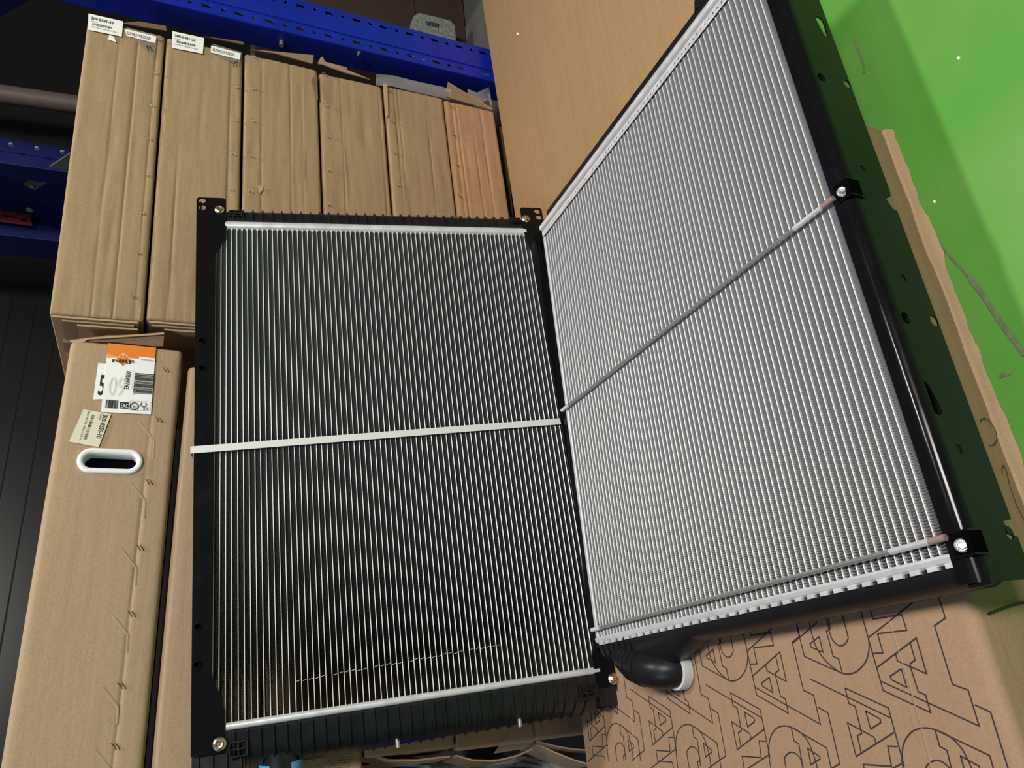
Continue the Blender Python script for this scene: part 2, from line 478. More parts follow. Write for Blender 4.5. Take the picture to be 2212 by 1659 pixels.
# rear post and second frame, seen above the stack on the left of the picture
rb = empty('storage_rack', 'dim blue storage rack of two posts and a pale brace, left of the taller stack', 'rack', (2.08, 2.9, 0))
rack_post(rb, 1.99, 2.10, 2.58, 2.66, 0.0, 3.2, M['blue_shaded'], holes=False)
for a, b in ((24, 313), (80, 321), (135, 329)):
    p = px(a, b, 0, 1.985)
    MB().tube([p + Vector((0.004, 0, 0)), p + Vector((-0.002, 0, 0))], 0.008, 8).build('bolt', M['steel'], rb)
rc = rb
rack_post(rc, 1.99, 2.12, 3.05, 3.20, 0.0, 3.2, M['blue_shaded'], holes=False)
mb = MB()
p = px(64, 452, 0, 1.985)
mb.tube([p, p + Vector((-0.006, 0, 0))], 0.012, 8)
mb.build('bolt', M['steel'], rc)
# braces: blue panel web between the posts plus one pale diagonal
mb = MB()
q = [px(0, 335, 0, 2.03), px(130, 352, 0, 2.03), px(125, 445, 0, 2.03), px(0, 432, 0, 2.03)]
mb.box((2.04, 2.74, 1.30), (2.055, 3.05, 3.0))
mb.build('side_web', M['blue_shaded'], rc)
db = rc
a = px(62, 405, 0, 1.96); b = px(175, 332, 0, 1.96)
d = (b - a).normalized(); u = Vector((1, 0, 0)).cross(d)
mb = MB(); mb.add([a - u * .022, b - u * .022, b + u * .022, a + u * .022, a - u * .022 + Vector((.006, 0, 0)), b - u * .022 + Vector((.006, 0, 0)), b + u * .022 + Vector((.006, 0, 0)), a + u * .022 + Vector((.006, 0, 0))],
    [(0, 1, 2, 3), (4, 7, 6, 5), (0, 4, 5, 1), (1, 5, 6, 2), (2, 6, 7, 3), (3, 7, 4, 0)])
mb.build('diagonal_brace', M['grey'], db)
MB().tube([a + d * 0.02 + Vector((0.0, 0, 0)), a + d * 0.02 + Vector((-0.008, 0, 0))], 0.007, 8).build('bolt', M['steel'], db)
# red guard on the second frame
rg = empty('post_guard', 'dark red steel guard piece with two slots on the far blue post', 'guard')
c0 = px(-60, 447, 1, 3.02); c1 = px(66, 463, 1, 3.02); c2 = px(70, 488, 1, 3.02); c3 = px(-60, 470, 1, 3.02)
outl = [(c.x, c.z) for c in (c0, c1, c2, c3)]
s1 = px(22, 467, 1, 3.02); s2 = px(52, 476, 1, 3.02)
me = plate_mesh(outl, [circle(s1.x, s1.z, 0.006, 12, 0.03), circle(s2.x, s2.z, 0.006, 10, 0.011)], 0.004)
me.transform(Matrix(((1, 0, 0, 0), (0, 0, -1, 3.02), (0, 1, 0, 0), (0, 0, 0, 1))))
link('guard_plate', me, M['red'], rg)
# round vertical pipe before the wall
a = px(0, 203, 1, 3.3); b = px(150, 224, 1, 3.3); d = (b - a).normalized()
top_mesh('pipe', MB().tube([a - d * 0.8, a, b, b + d * 1.0], 0.044, 20), M['pipe'], 'brown painted round pipe standing in front of the dark siding', 'pipe', smooth=50)
# dark blue brace high at the corner
a = px(75, -6, 0, 2.05); b = px(-10, 44, 0, 2.05)
d = (b - a).normalized(); u = d.cross(Vector((1, 0, 0)))
if u.z < 0: u = -u
mb = MB()
mb.extrude([(0, 0), (0.13, 0), (0.13, 0.04), (0, 0.04)], a - d * 0.25, b + d * 0.5, u, (1, 0, 0))
mb.build('upper_brace', M['blue_shaded'], rk)

# things in the dark behind the post, top of the picture
def carton_simple(name, a, b, mat, label, cat='carton', rot=0):
    mb = MB().box(a, b)
    return top_mesh(name, mb, mat, label, cat)
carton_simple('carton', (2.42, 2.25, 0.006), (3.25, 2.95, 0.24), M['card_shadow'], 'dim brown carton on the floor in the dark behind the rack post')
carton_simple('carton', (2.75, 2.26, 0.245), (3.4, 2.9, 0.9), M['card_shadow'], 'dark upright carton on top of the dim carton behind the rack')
mb = MB()
g = [px(a, b, 2, 0.004) for a, b in ((985, 92), (1046, -10), (1062, 112))]
mb.add([g[0], g[1], g[2] + Vector((0.3, -0.1, 0)), g[2]] + [v + Vector((0, 0, -0.003)) for v in (g[0], g[1], g[2] + Vector((0.3, -0.1, 0)), g[2])], [(0, 1, 2, 3), (4, 7, 6, 5), (0, 4, 5, 1), (1, 5, 6, 2), (2, 6, 7, 3), (3, 7, 4, 0)])
top_mesh('grey_sheet', mb, M['grey'], 'grey sheet on the floor beside the plain carton top', 'sheet')
wp = empty('wrapped_package', 'pale plastic-wrapped package with dark barcode in shadow behind the rack post', 'package')
q = [px(a, b, 1, 2.15) for a, b in ((884, 95), (893, 35), (905, 28), (972, 44), (982, 55), (986, 100), (935, 120))]
mb = MB()
mb.rings([[v for v in q], [v + Vector((0, 0.05, 0)) for v in q]])
mb.build('wrapping', M['wrap_pale'], wp)
mb = MB()
for i in range(9):
    a = px(921 + i * 3.3, 45 + i * 0.8, 1, 2.148); b = px(920 + i * 3.3, 53 + i * 0.8, 1, 2.148)
    mb.ribbon([a, b], 0.003 + 0.001 * (i % 3), (0, -1, 0))
mb.build('barcode', M['ink'], wp)

# ------------------------------------------------------------------ radiators
def rad_frame(o, x, y):
    X = Vector(x).normalized(); Y = Vector(y); Y = (Y - X * Y.dot(X)).normalized(); Z = X.cross(Y)
    return Matrix(((X.x, Y.x, Z.x, o[0]), (X.y, Y.y, Z.y, o[1]), (X.z, Y.z, Z.z, o[2]), (0, 0, 0, 1)))
FS = rad_frame((0.0207308, 1.5557375, 0.9622656), (0.99786710, -0.02933311, 0.05831661), (-0.05222197, 0.17731227, 0.98276814))
FL = rad_frame((0.112023, 1.3511472, 0.2594035), (1, 0, 0), (0, 1, 0))
# local frame of a radiator: x along the tubes, y = -u (u counts the tubes), z out of the front face

def core(parent, L, W, N, depth, tube_t, fin_mat):
    pitch = W / N
    # one flat tube with a rounded front edge
    h = tube_t / 2
    prof = [(-h, -depth), (h, -depth), (h, -0.0012), (h * 0.7, -0.0003), (0, 0), (-h * 0.7, -0.0003), (-h, -0.0012)]
    mb = MB().extrude(prof, (0, 0, 0), (L, 0, 0), (0, 1, 0), (0, 0, 1))
    me = mb.mesh('tube'); me.materials.append(M['alu_tube'])
    for i in range(N + 1):
        o = bpy.data.objects.new('tube', me); COL.objects.link(o); o.parent = parent
        o.location = (0, -i * pitch, 0)
        MW[o.name] = MW[parent.name].copy()
    # corrugated foil between the tubes
    rnd = random.Random(3)
    nf = int(L / 0.00182)
    mb = MB()
    for i in range(N):
        ya = -i * pitch - h; yb = -(i + 1) * pitch + h
        base = len(mb.v); ph = rnd.random() * 0.5
        zf = -0.0007 - rnd.random() * 0.0005
        for k in range(nf + 1):
            x = min(L, max(0, (k + ph) * L / (nf + 0.5) + rnd.uniform(-0.00016, 0.00016)))
            y = ya if k % 2 else yb
            zz = zf + rnd.uniform(-0.0003, 0.0003)
            mb.v.append(Vector((x, y, zz))); mb.v.append(Vector((x, y, -depth + 0.001)))
            if k: mb.f.append((base + 2 * k - 2, base + 2 * k, base + 2 * k + 1, base + 2 * k - 1))
    me = bpy.data.meshes.new('corrugated_fins')
    me.from_pydata([tuple(v) for v in mb.v], [], mb.f)
    link('corrugated_fins', me, fin_mat, parent)

def bolt(parent, x, y, z, r, mat, name='bolt', axis=(0, 0, 1)):
    a = Vector(axis).normalized(); c = Vector((x, y, z))
    ref = a.orthogonal().normalized(); sd = a.cross(ref)
    mb = MB()
    ring = lambda rr, hh, n, o=0: [c + a * hh + (ref * math.cos(2 * math.pi * k / n + o) + sd * math.sin(2 * math.pi * k / n + o)) * rr for k in range(n)]
    mb.rings([ring(r, 0, 24), ring(r, r * 0.12, 24), ring(r * 0.72, r * 0.30, 24)])
    mb.rings([ring(r * 0.66, r * 0.2, 6), ring(r * 0.66, r * 0.62, 6), ring(r * 0.58, r * 0.7, 6), ring(r * 0.3, r * 0.66, 6)])
    return mb.build(name, mat, parent, space='local')

# ---- the standing radiator
rs = empty('radiator', 'truck radiator with dark core standing upright against the cartons, white strap across it', 'radiator', mat=FS)
LS, WS = 1.05, 0.7522
core(rs, LS, WS, 67, 0.048, 0.0016, M['fin_shaded'])
def header(parent, x0, x1, u0, u1, zt, depth, name='header_bar', mat=None):
    s = 1 if x1 > x0 else -1
    w = abs(x1 - x0)
    prof = [(0, -depth), (0, zt - 0.006), (w * 0.12, zt - 0.0015), (w * 0.35, zt), (w * 0.7, zt), (w * 0.9, zt - 0.002), (w, zt - 0.006), (w, -depth)]
    return MB().extrude([(a * s, b) for a, b in prof], (x0, -u0, 0), (x0, -u1, 0), (1, 0, 0), (0, 0, 1)).build(name, mat or M['alu'], parent, space='local', smooth=50)
header(rs, LS, LS + 0.020, 0.020, WS - 0.004, 0.005, 0.055)
header(rs, 0.0, -0.0135, 0.024, WS - 0.002, 0.005, 0.055)
# small crimped collars where each tube enters the upper header
mb = MB()
for i in range(2, 67):
    y = -i * WS / 67
    mb.box((LS - 0.0045, y - 0.0019, -0.004), (LS + 0.001, y + 0.0019, 0.0006))
mb.build('tube_collars', M['alu'], rs, space='local')

def ribbed_tank(parent, x0, s, prof, u0, u1, rib_pitch, rib_t, rib_h, name='tank'):
    """plastic end tank: swept profile plus raised hoops, one mesh"""
    mb = MB()
    mb.extrude([(a * s, b) for a, b in prof], (x0, -u0, 0), (x0, -u1, 0), (1, 0, 0), (0, 0, 1))
    big = [(a + (rib_h if a > 0.012 else 0.0), b + (rib_h if b > -0.02 and a > 0.002 else 0.0)) for a, b in prof]
    u = u0 + rib_pitch * 0.6
    while u < u1 - 0.01:
        mb.extrude([(a * s, b) for a, b in big], (x0, -u, 0), (x0, -(u + rib_t), 0), (1, 0, 0), (0, 0, 1))
        u += rib_pitch
    return mb.build(name, M['plastic_black'], parent, space='local', smooth=25)
low = [(0, -0.06), (0, -0.001), (0.004, 0.003), (0.034, -0.001), (0.044, -0.005), (0.050, -0.011), (0.060, -0.024), (0.072, -0.046), (0.074, -0.062)]
ribbed_tank(rs, -0.0135, -1, low, 0.022, 0.742, 0.0226, 0.0036, 0.0035)
upp = [(0, -0.06), (0, -0.001), (0.004, 0.001), (0.026, -0.002), (0.034, -0.010), (0.040, -0.022), (0.044, -0.046), (0.044, -0.060)]
ribbed_tank(rs, LS + 0.020, 1, upp, 0.022, 0.742, 0.0218, 0.0034, 0.0035)
# waffle-shaped clips at the tank ends
def waffle(parent, xc, uc, w, h, z):
    mb = MB()
    t = 0.0022
    for k in range(3):
        xx = xc - w / 2 + k * (w - t) / 2
        mb.box((xx, -uc - h / 2, z - 0.003), (xx + t, -uc + h / 2, z + 0.003))
        yy = -uc - h / 2 + k * (h - t) / 2
        mb.box((xc - w / 2, yy, z - 0.003), (xc + w / 2, yy + t, z + 0.003))
    mb.build('clip_frame', M['plastic_black'], parent, space='local')
waffle(rs, -0.046, 0.045, 0.026, 0.032, 0.004)
waffle(rs, -0.046, 0.716, 0.026, 0.032, 0.004)
waffle(rs, LS + 0.040, 0.042, 0.016, 0.028, 0.002)
waffle(rs, LS + 0.040, 0.722, 0.016, 0.028, 0.002)
# end block below the lower tank, with outlet stub and cap
mb = MB()
mb.box((-0.078, -0.055, -0.062), (-0.020, 0.034, -0.006))
for k in range(4): mb.box((-0.082, -0.050 + k * 0.024, -0.066), (-0.018, -0.047 + k * 0.024, -0.002))
mb.box((-0.092, 0.000, -0.050), (-0.078, 0.022, -0.020))
mb.build('end_block', M['plastic_black'], rs, space='local')
mb = MB()
mb.box((-0.078, -0.790, -0.062), (-0.030, -0.742, -0.004))
for k in range(3): mb.box((-0.081, -0.785 + k * 0.017, -0.066), (-0.028, -0.782 + k * 0.017, 0.000))
mb.build('end_block', M['plastic_black'], rs, space='local')
MB().tube([(-0.060, -0.115, -0.045), (-0.110, -0.115, -0.050)], 0.036, 28).build('outlet_stub', M['plastic_black'], rs, space='local', smooth=50)
MB().tube([(-0.080, -0.115, -0.052), (-0.118, -0.115, -0.056)], [0.0405, 0.0405], 28).build('outlet_cap', M['blue_cap'], rs, space='local', smooth=50, label='light blue cap on the outlet')
for u_, n_ in ((0.33, 'bleed_screw'), (0.575, 'bleed_screw')):
    MB().tube([(-0.060, -u_, -0.030), (-0.090, -u_, -0.030)], 0.0045, 12).build(n_, M['steel'], rs, space='local', smooth=50)
# a line of fins bent by a scrape low on the core
sc_r = random.Random(9)
for k in range(13, 50):
    if sc_r.random() < 0.2: continue
    yy = -(k + 0.5) * WS / 67; xx = 0.056 + 0.016 * (k - 16) / 39 + sc_r.uniform(-0.0015, 0.0015)
    MB().ribbon([(xx - 0.0008, yy + 0.0032, 0), (xx + sc_r.uniform(-0.001, 0.001), yy, 0), (xx + 0.0008, yy - 0.0032, 0)], 0.0007, (0, 0, 1), -0.0004).build('bent_fin', M['alu'], rs, space='local')
# side plates
def side_plate_mesh(mirror=False):
    inner = 0.0
    wide = 0.0225
    o = [(-0.0476, 0.0345), (1.1265, 0.0425), (1.1315, 0.0385), (1.1315, -0.016), (1.127, -0.0215), (1.055, -0.0225), (1.022, -0.0215), (0.995, -0.004), (0.980, 0.0), (0.10, 0.001), (0.080, -0.001), (0.058, -0.010), (0.040, -0.0175), (0.015, -0.0225), (-0.042, -0.0205), (-0.0476, -0.016)]
    hs = [circle(1.122, 0.0300, 0.0068, 20, 0.0072), circle(1.1035, 0.0295, 0.0068, 20, 0.0072)]
    for v in (0.7629, 0.6988, 0.1728, 0.1056): hs.append(circle(v, 0.0268, 0.0062, 6))
    if mirror:
        o = [(a, -b if b > 0.03 else -b) for a, b in o][::-1]
        hs = [circle(1.122, -0.0300, 0.0068, 20, 0.0072), circle(1.1035, -0.0295, 0.0068, 20, 0.0072)]
    return plate_mesh(o, hs, 0.003)
me = side_plate_mesh()
me.transform(Matrix.Translation((0, 0, 0.0045)))
lp = link('side_plate', me, M['gloss_black'], rs)
mb = MB(); mb.box((-0.047, 0.0315, -0.05), (1.12, 0.0345, 0.0035)); mb.build('lip', M['gloss_black'], lp, space='local')
for v in (0.7629, 0.6988, 0.1728, 0.1056):
    mb = MB()
    ro = [(v + 0.0085 * math.cos(a), 0.0268 + 0.0085 * math.sin(a)) for a in [math.pi / 3 * k for k in range(6)]]
    ri = [(v + 0.0056 * math.cos(a), 0.0268 + 0.0056 * math.sin(a)) for a in [math.pi / 3 * k for k in range(6)]]
    mb.rings([[(a, b, 0.0045) for a, b in ro], [(a, b, 0.0070) for a, b in ro], [(a, b, 0.0072) for a, b in ri], [(a, b, -0.004) for a, b in ri]], cap=False)
    mb.build('nut', M['gloss_black'], lp, space='local')
    MB().tube([(v, 0.0268, -0.006), (v, 0.0268, -0.004)], 0.007, 12).build('nut_bore_shade', M['hole'], lp, space='local')
bolt(lp, 1.0985, -0.0075, 0.0045, 0.0105, M['zinc'])
bolt(lp, -0.0335, -0.0135, 0.0045, 0.0115, M['zinc'])
# lower side plate
o = [(-0.040, -0.781), (1.02, -0.781), (1.03, -0.800), (1.1265, -0.800), (1.1315, -0.795), (1.1315, -0.745), (1.127, -0.7405), (1.062, -0.741), (1.03, -0.7435), (0.995, -0.7525), (0.97, -0.7545), (0.09, -0.7535), (0.07, -0.752), (0.045, -0.742), (0.02, -0.737), (-0.036, -0.738), (-0.040, -0.742)]
me = plate_mesh(o[::-1], [circle(1.1205, -0.7865, 0.0068, 20, 0.0075), circle(1.1015, -0.7885, 0.0068, 20, 0.0075)], 0.003)
me.transform(Matrix.Translation((0, 0, 0.0045)))
rp = link('side_plate', me, M['gloss_black'], rs)
mb = MB(); mb.box((-0.03, -0.781, -0.05), (1.10, -0.778, 0.0035)); mb.build('lip', M['gloss_black'], rp, space='local')
bolt(rp, 1.0960, -0.7515, 0.0045, 0.0105, M['zinc'])
bolt(rp, -0.0280, -0.7760, 0.0045, 0.0110, M['zinc'])
for par, yy in ((lp, 0.0015), (rp, -0.7555)):
    MB().box((0.0, yy - 0.0014, -0.05), (LS, yy + 0.0016, -0.0012)).build('inner_flange', M['gloss_black'], par, space='local')
# white strap round the core
mb = MB()
a = Vector((0.5178, 0.0425, 0.0075)); b = Vector((0.5380, -0.7535, 0.0070))
d = (b - a).normalized(); n = Vector((0, 0, 1)); t = n.cross(d) * 0.0074
prof = [a + t, a - t]
pts = [a + Vector((0, 0.003, -0.03)), a + Vector((0, 0.0025, -0.006)), a, b]
rings = [[p - t, p + t, p + t - Vector((0, 0, 0.0012)) + (Vector((0, -0.0012, 0)) if i < 2 else Vector()), p - t - Vector((0, 0, 0.0012)) + (Vector((0, -0.0012, 0)) if i < 2 else Vector())] for i, p in enumerate(pts)]
mb.rings(rings)
strap_o = mb.build('strap', M['strap'], rs, space='local', label='white nylon strap across the middle of the core')

# ---- the lying radiator
rl = empty('radiator', 'bright silver radiator lying flat in front, its black side plate over the green floor', 'radiator', mat=FL)
LL, WL = 0.97, 0.7914
core(rl, LL, WL, 67, 0.040, 0.0017, M['fin_lit'])
# aluminium end strips beside the first and last tube
mb = MB(); mb.box((0.0, 0.001, -0.009), (LL, 0.007, 0.001)); mb.build('core_edge_strip', M['alu'], rl, space='local')
# far header: rail, groove and perforated strip
me = plate_mesh([(LL - 0.002, 0.004), (LL - 0.002, -WL), (LL + 0.014, -WL), (LL + 0.014, 0.004)], [circle(LL + 0.0055, -0.010 - i * 0.01166, 0.0022, 8) for i in range(66)], 0.002, 0.0003)
me.transform(Matrix.Translation((0, 0, 0.004)))
link('perforated_strip', me, M['alu'], rl)
MB().box((LL, -WL, -0.045), (LL + 0.0155, 0.004, -0.002)).build('header_channel', M['gloss_black'], rl, space='local')
header(rl, LL + 0.0165, LL + 0.034, -0.004, WL, 0.010, 0.045)
MB().box((LL + 0.0138, -WL, -0.02), (LL + 0.0168, 0.004, 0.0045)).build('groove', M['steel'], rl, space='local')
tk = [(0, -0.062), (0, 0.000), (0.006, 0.004), (0.020, 0.003), (0.030, -0.004), (0.036, -0.018), (0.038, -0.040), (0.036, -0.062)]
mb = MB(); mb.extrude(tk, (LL + 0.034, -0.03, 0), (LL + 0.034, -WL, 0), (1, 0, 0), (0, 0, 1))
mb.tube([(LL + 0.05, -0.655, -0.004), (LL + 0.078, -0.655, -0.010)], 0.011, 16)
mb.build('far_tank', M['tank_black'], rl, space='local', smooth=40)
# near header with crimp tabs
mb = MB()
mb.extrude([(0, -0.045), (0, -0.002), (0.001, 0.0012), (0.004, 0.002), (0.009, 0.0005), (0.0115, -0.003), (0.0115, -0.045)][::1], (0, 0.010, 0), (0, -WL - 0.004, 0), (-1, 0, 0), (0, 0, 1))
for i in range(34):
    y = 0.004 - i * 0.0237
    mb.box((-0.0155, y - 0.0165, -0.014), (-0.010, y - 0.0030, -0.0008))
mb.build('crimped_header', M['alu'], rl, space='local')
mb = MB()
tn = [(0.011, -0.066), (0.011, -0.005), (0.018, -0.0045), (0.027, -0.008), (0.035, -0.017), (0.0400, -0.034), (0.0395, -0.052), (0.034, -0.066)]
mb.extrude([(-a, b) for a, b in tn], (0, -0.05, 0), (0, -WL - 0.006, 0), (1, 0, 0), (0, 0, 1))
# the tank swells towards the outlet
rings = []
for k in range(11):
    t = k / 10
    e = math.sin(math.pi * min(1, t * 1.15) / 1.0) if t < 0.87 else 0
    grow = max(0.0, math.sin(math.pi * (0.06 + 0.94 * t)))
    y = 0.010 - 0.29 * t
    rings.append([(-(0.011 + (a - 0.011) * (1 + 1.2 * grow)), y, b - 0.002 * grow) for a, b in tn])
mb.rings(rings)
for k in range(6):
    y = -0.004 - k * 0.020
    g = 0.017 + 0.029 * (1 + 1.05 * math.sin(math.pi * (0.06 + 0.94 * (k * 0.02 + 0.014) / 0.29)))
    t = (k * 0.02 + 0.014) / 0.29; gr = math.sin(math.pi * (0.06 + 0.94 * t))
    rr = [[(-(0.0115 + (a - 0.011) * (1 + 1.2 * gr) + (0.002 if a > .014 else 0)), yy, b + 0.0022) for a, b in tn] for yy in (y, y - 0.0022)]
    mb.rings(rr)
mb.build('near_tank', M['tank_black'], rl, space='local', smooth=40)
W2 = FL.inverted()
path = [Vector((0.088, 1.330, 0.228)), Vector((0.070, 1.300, 0.231)), Vector((0.054, 1.270, 0.232)), Vector((0.045, 1.240, 0.232)), Vector((0.038, 1.212, 0.231)), Vector((0.0345, 1.192, 0.222)), Vector((0.0332, 1.184, 0.208)), Vector((0.033, 1.183, 0.194))]
mb = MB()
mb.tube([W2 @ p for p in path], [0.020, 0.029, 0.0335, 0.0345, 0.0330, 0.0310, 0.0300, 0.0300], 32)
for k in range(5):
    i0 = 1 + k // 2; f = 0.5 * (k % 2)
    q0 = (W2 @ path[i0]).lerp(W2 @ path[i0 + 1], f); q1 = (W2 @ path[i0]).lerp(W2 @ path[i0 + 1], f + 0.06)
    r0 = [0.029, 0.0335, 0.0345, 0.033][i0 - 1]; r1 = [0.029, 0.0335, 0.0345, 0.033][i0]
    mb.tube([q0, q1], [r0 + (r1 - r0) * f + 0.0012] * 2, 32)
mb.build('outlet_elbow', M['tank_black'], rl, space='local', smooth=60)
mb = MB()
c = W2 @ path[-1]
ringc = lambda r, z: [c + Vector((r * math.cos(t), r * math.sin(t), z)) for t in [2 * math.pi * k / 36 for k in range(36)]]
mb.rings([ringc(0.0300, 0.0185), ringc(0.0335, 0.0185), ringc(0.0342, 0.0165), ringc(0.0342, 0.0), ringc(0.0325, -0.002)])
mb.build('outlet_cap', M['cap'], rl, space='local', smooth=40, label='translucent white cap on the outlet mouth')
# tie rods with sleeves
def rod(u0, v0, u1, v1, z=0.0065):
    a = Vector((v0, -u0, z)); b = Vector((v1, -u1, z))
    d = (b - a)
    r = MB().tube([a, b], 0.0031, 12).build('tie_rod', M['steel'], rl, space='local', smooth=50)
    MB().tube([a - d * 0.004, a + d * 0.035], 0.0042, 12).build('sleeve', M['cap'], r, space='local', smooth=50)
    MB().tube([b - d * 0.09, b - d * 0.022], 0.0040, 12).build('sleeve', M['alu'], r, space='local', smooth=50)
    MB().tube([b - d * 0.022, b + d * 0.004], 0.0042, 12).build('sleeve', M['brass_tape'], r, space='local', smooth=50, label='brown sleeve at the rod end')
rod(-0.012, 0.4975, 0.795, 0.4870)
rod(-0.006, 0.0150, 0.795, 0.0165)
# black side plates: the far one low behind the core, the near one tall over the floor
mb = MB(); mb.extrude([(-0.0005, -0.010), (-0.043, -0.010), (-0.043, -0.0125), (-0.036, -0.0125), (-0.036, -0.066), (-0.033, -0.066), (-0.033, -0.013), (-0.0005, -0.013)], (-0.02, 0, 0), (1.03, 0, 0), (0, -1, 0), (0, 0, 1))  # far flange widened so its black fills the shadowed gap
bp_ = mb.build('side_plate', M['gloss_black'], rl, space='local')
# bend + top flange of the near plate, then the tall face with its holes
arc = [(0.7925, 0.0022), (0.8060, 0.0022)]
R_ = 0.0155
for k in range(1, 9):
    t = math.radians(90 * k / 8); arc.append((0.8060 + R_ * math.sin(t), 0.0022 - R_ * (1 - math.cos(t))))
inn = [(a - 0.0022 * (1 if a > 0.81 else 0), b - 0.0022) for a, b in reversed(arc)]
mb = MB(); mb.extrude(arc + inn, (-0.036, 0, 0), (1.12, 0, 0), (0, -1, 0), (0, 0, 1))
fp = mb.build('front_plate', M['gloss_black'], rl, space='local', smooth=50)
YF = 1.3511472 - 0.8215
def fpt(x, y):
    p = px(x, y, 1, YF); return (p.x - 0.112023, p.z - 0.2594035)
z0, z1 = -0.0840, -0.0130
n1 = fpt(1906, 405); n2 = fpt(1936, 432)
outl = [(-0.036, z1), (-0.036, z0), (0.012, z0), (0.016, z0 + 0.016), (0.030, z0 + 0.016), (0.032, z0), (n2[0] - 0.02, z0), (n2[0] - 0.018, z0 + 0.008), (n2[0] - 0.003, z0 + 0.015), (n1[0] - 0.012, z0 + 0.002), (n1[0] - 0.002, z0), (1.12, z0), (1.12, z1)]
hs = []
for (x, y, r) in ((1830, 181, .0068), (2024, 694, .0068), (1941, 684, .0072), (1863, 363, .0042), (1951, 600, .0045), (2071, 970, .0052), (2181, 1151, .0072), (1754, 160, .0072)):
    c = fpt(x, y); cz = min(z1 - r - 0.001, max(z0 + r + 0.001, c[1])); hs.append(circle(c[0], cz, r * 1.15, 16, r))
def keyhole(pa, pb, ra, rb):
    d = math.atan2(pb[1] - pa[1], pb[0] - pa[0]); out = []
    for k in range(9):
        a = d + math.pi / 2 + math.pi * k / 8; out.append((pa[0] + ra * math.cos(a), pa[1] + ra * math.sin(a)))
    for k in range(9):
        a = d - math.pi / 2 + math.pi * k / 8; out.append((pb[0] + rb * math.cos(a), pb[1] + rb * math.sin(a)))
    return out
a_ = fpt(2001, 832); b_ = fpt(2024, 882)
hs.append(keyhole(a_, (b_[0], b_[1]), 0.0045, 0.0085))
a_ = fpt(1773, 45); b_ = fpt(1788, 76)
hs.append(keyhole((a_[0], a_[1] + 0.002), (b_[0], b_[1] + 0.004), 0.008, 0.0045))
me = plate_mesh(outl, hs, 0.0022, 0.0004)
me.transform(Matrix(((1, 0, 0, 0), (0, 0, -1, -0.8215), (0, 1, 0, 0), (0, 0, 0, 1))))
link('tall_face', me, M['gloss_black'], fp)
MB().box((-0.03, -0.8010, -0.078), (1.11, -0.7985, -0.002)).build('dark_backing', M['gloss_black'], fp, space='local')  # added black sheet so the holes look dark inside
for (x, y) in ((1833, 403), (2108, 1170)):
    c = px(x, y, 1, YF); v = c.x - 0.112023
    mb = MB(); mb.box((v - 0.013, -0.8235, -0.020), (v + 0.013, -0.8000, 0.0035)); mb.build('nut_pocket_shade', M['hole'], fp, space='local')  # black block stands for the shade in the cutout
    mb = MB()
    for s_ in (-1, 1):
        mb.box((v + s_ * 0.0135 - 0.001, -0.8245, -0.021), (v + s_ * 0.0135 + 0.001, -0.7995, 0.0045))
    mb.build('pocket_rim', M['gloss_black'], fp, space='local')
    bolt(fp, v - 0.002, -0.812, 0.004, 0.0078, M['steel'], 'rod_nut', axis=(0, -0.6, 0.8))
mb = MB(); mb.box((-0.040, -0.826, -0.012), (-0.033, -0.800, -0.002)); mb.build('end_tab', M['gloss_black'], fp, space='local')

# ------------------------------------------------------------------ cartons
def carton_frame(x_left, y_front, z, tilt):
    c, s = math.cos(tilt), math.sin(tilt)
    return Matrix(((c, 0, -s, x_left), (0, 1, 0, y_front), (s, 0, c, z), (0, 0, 0, 1)))

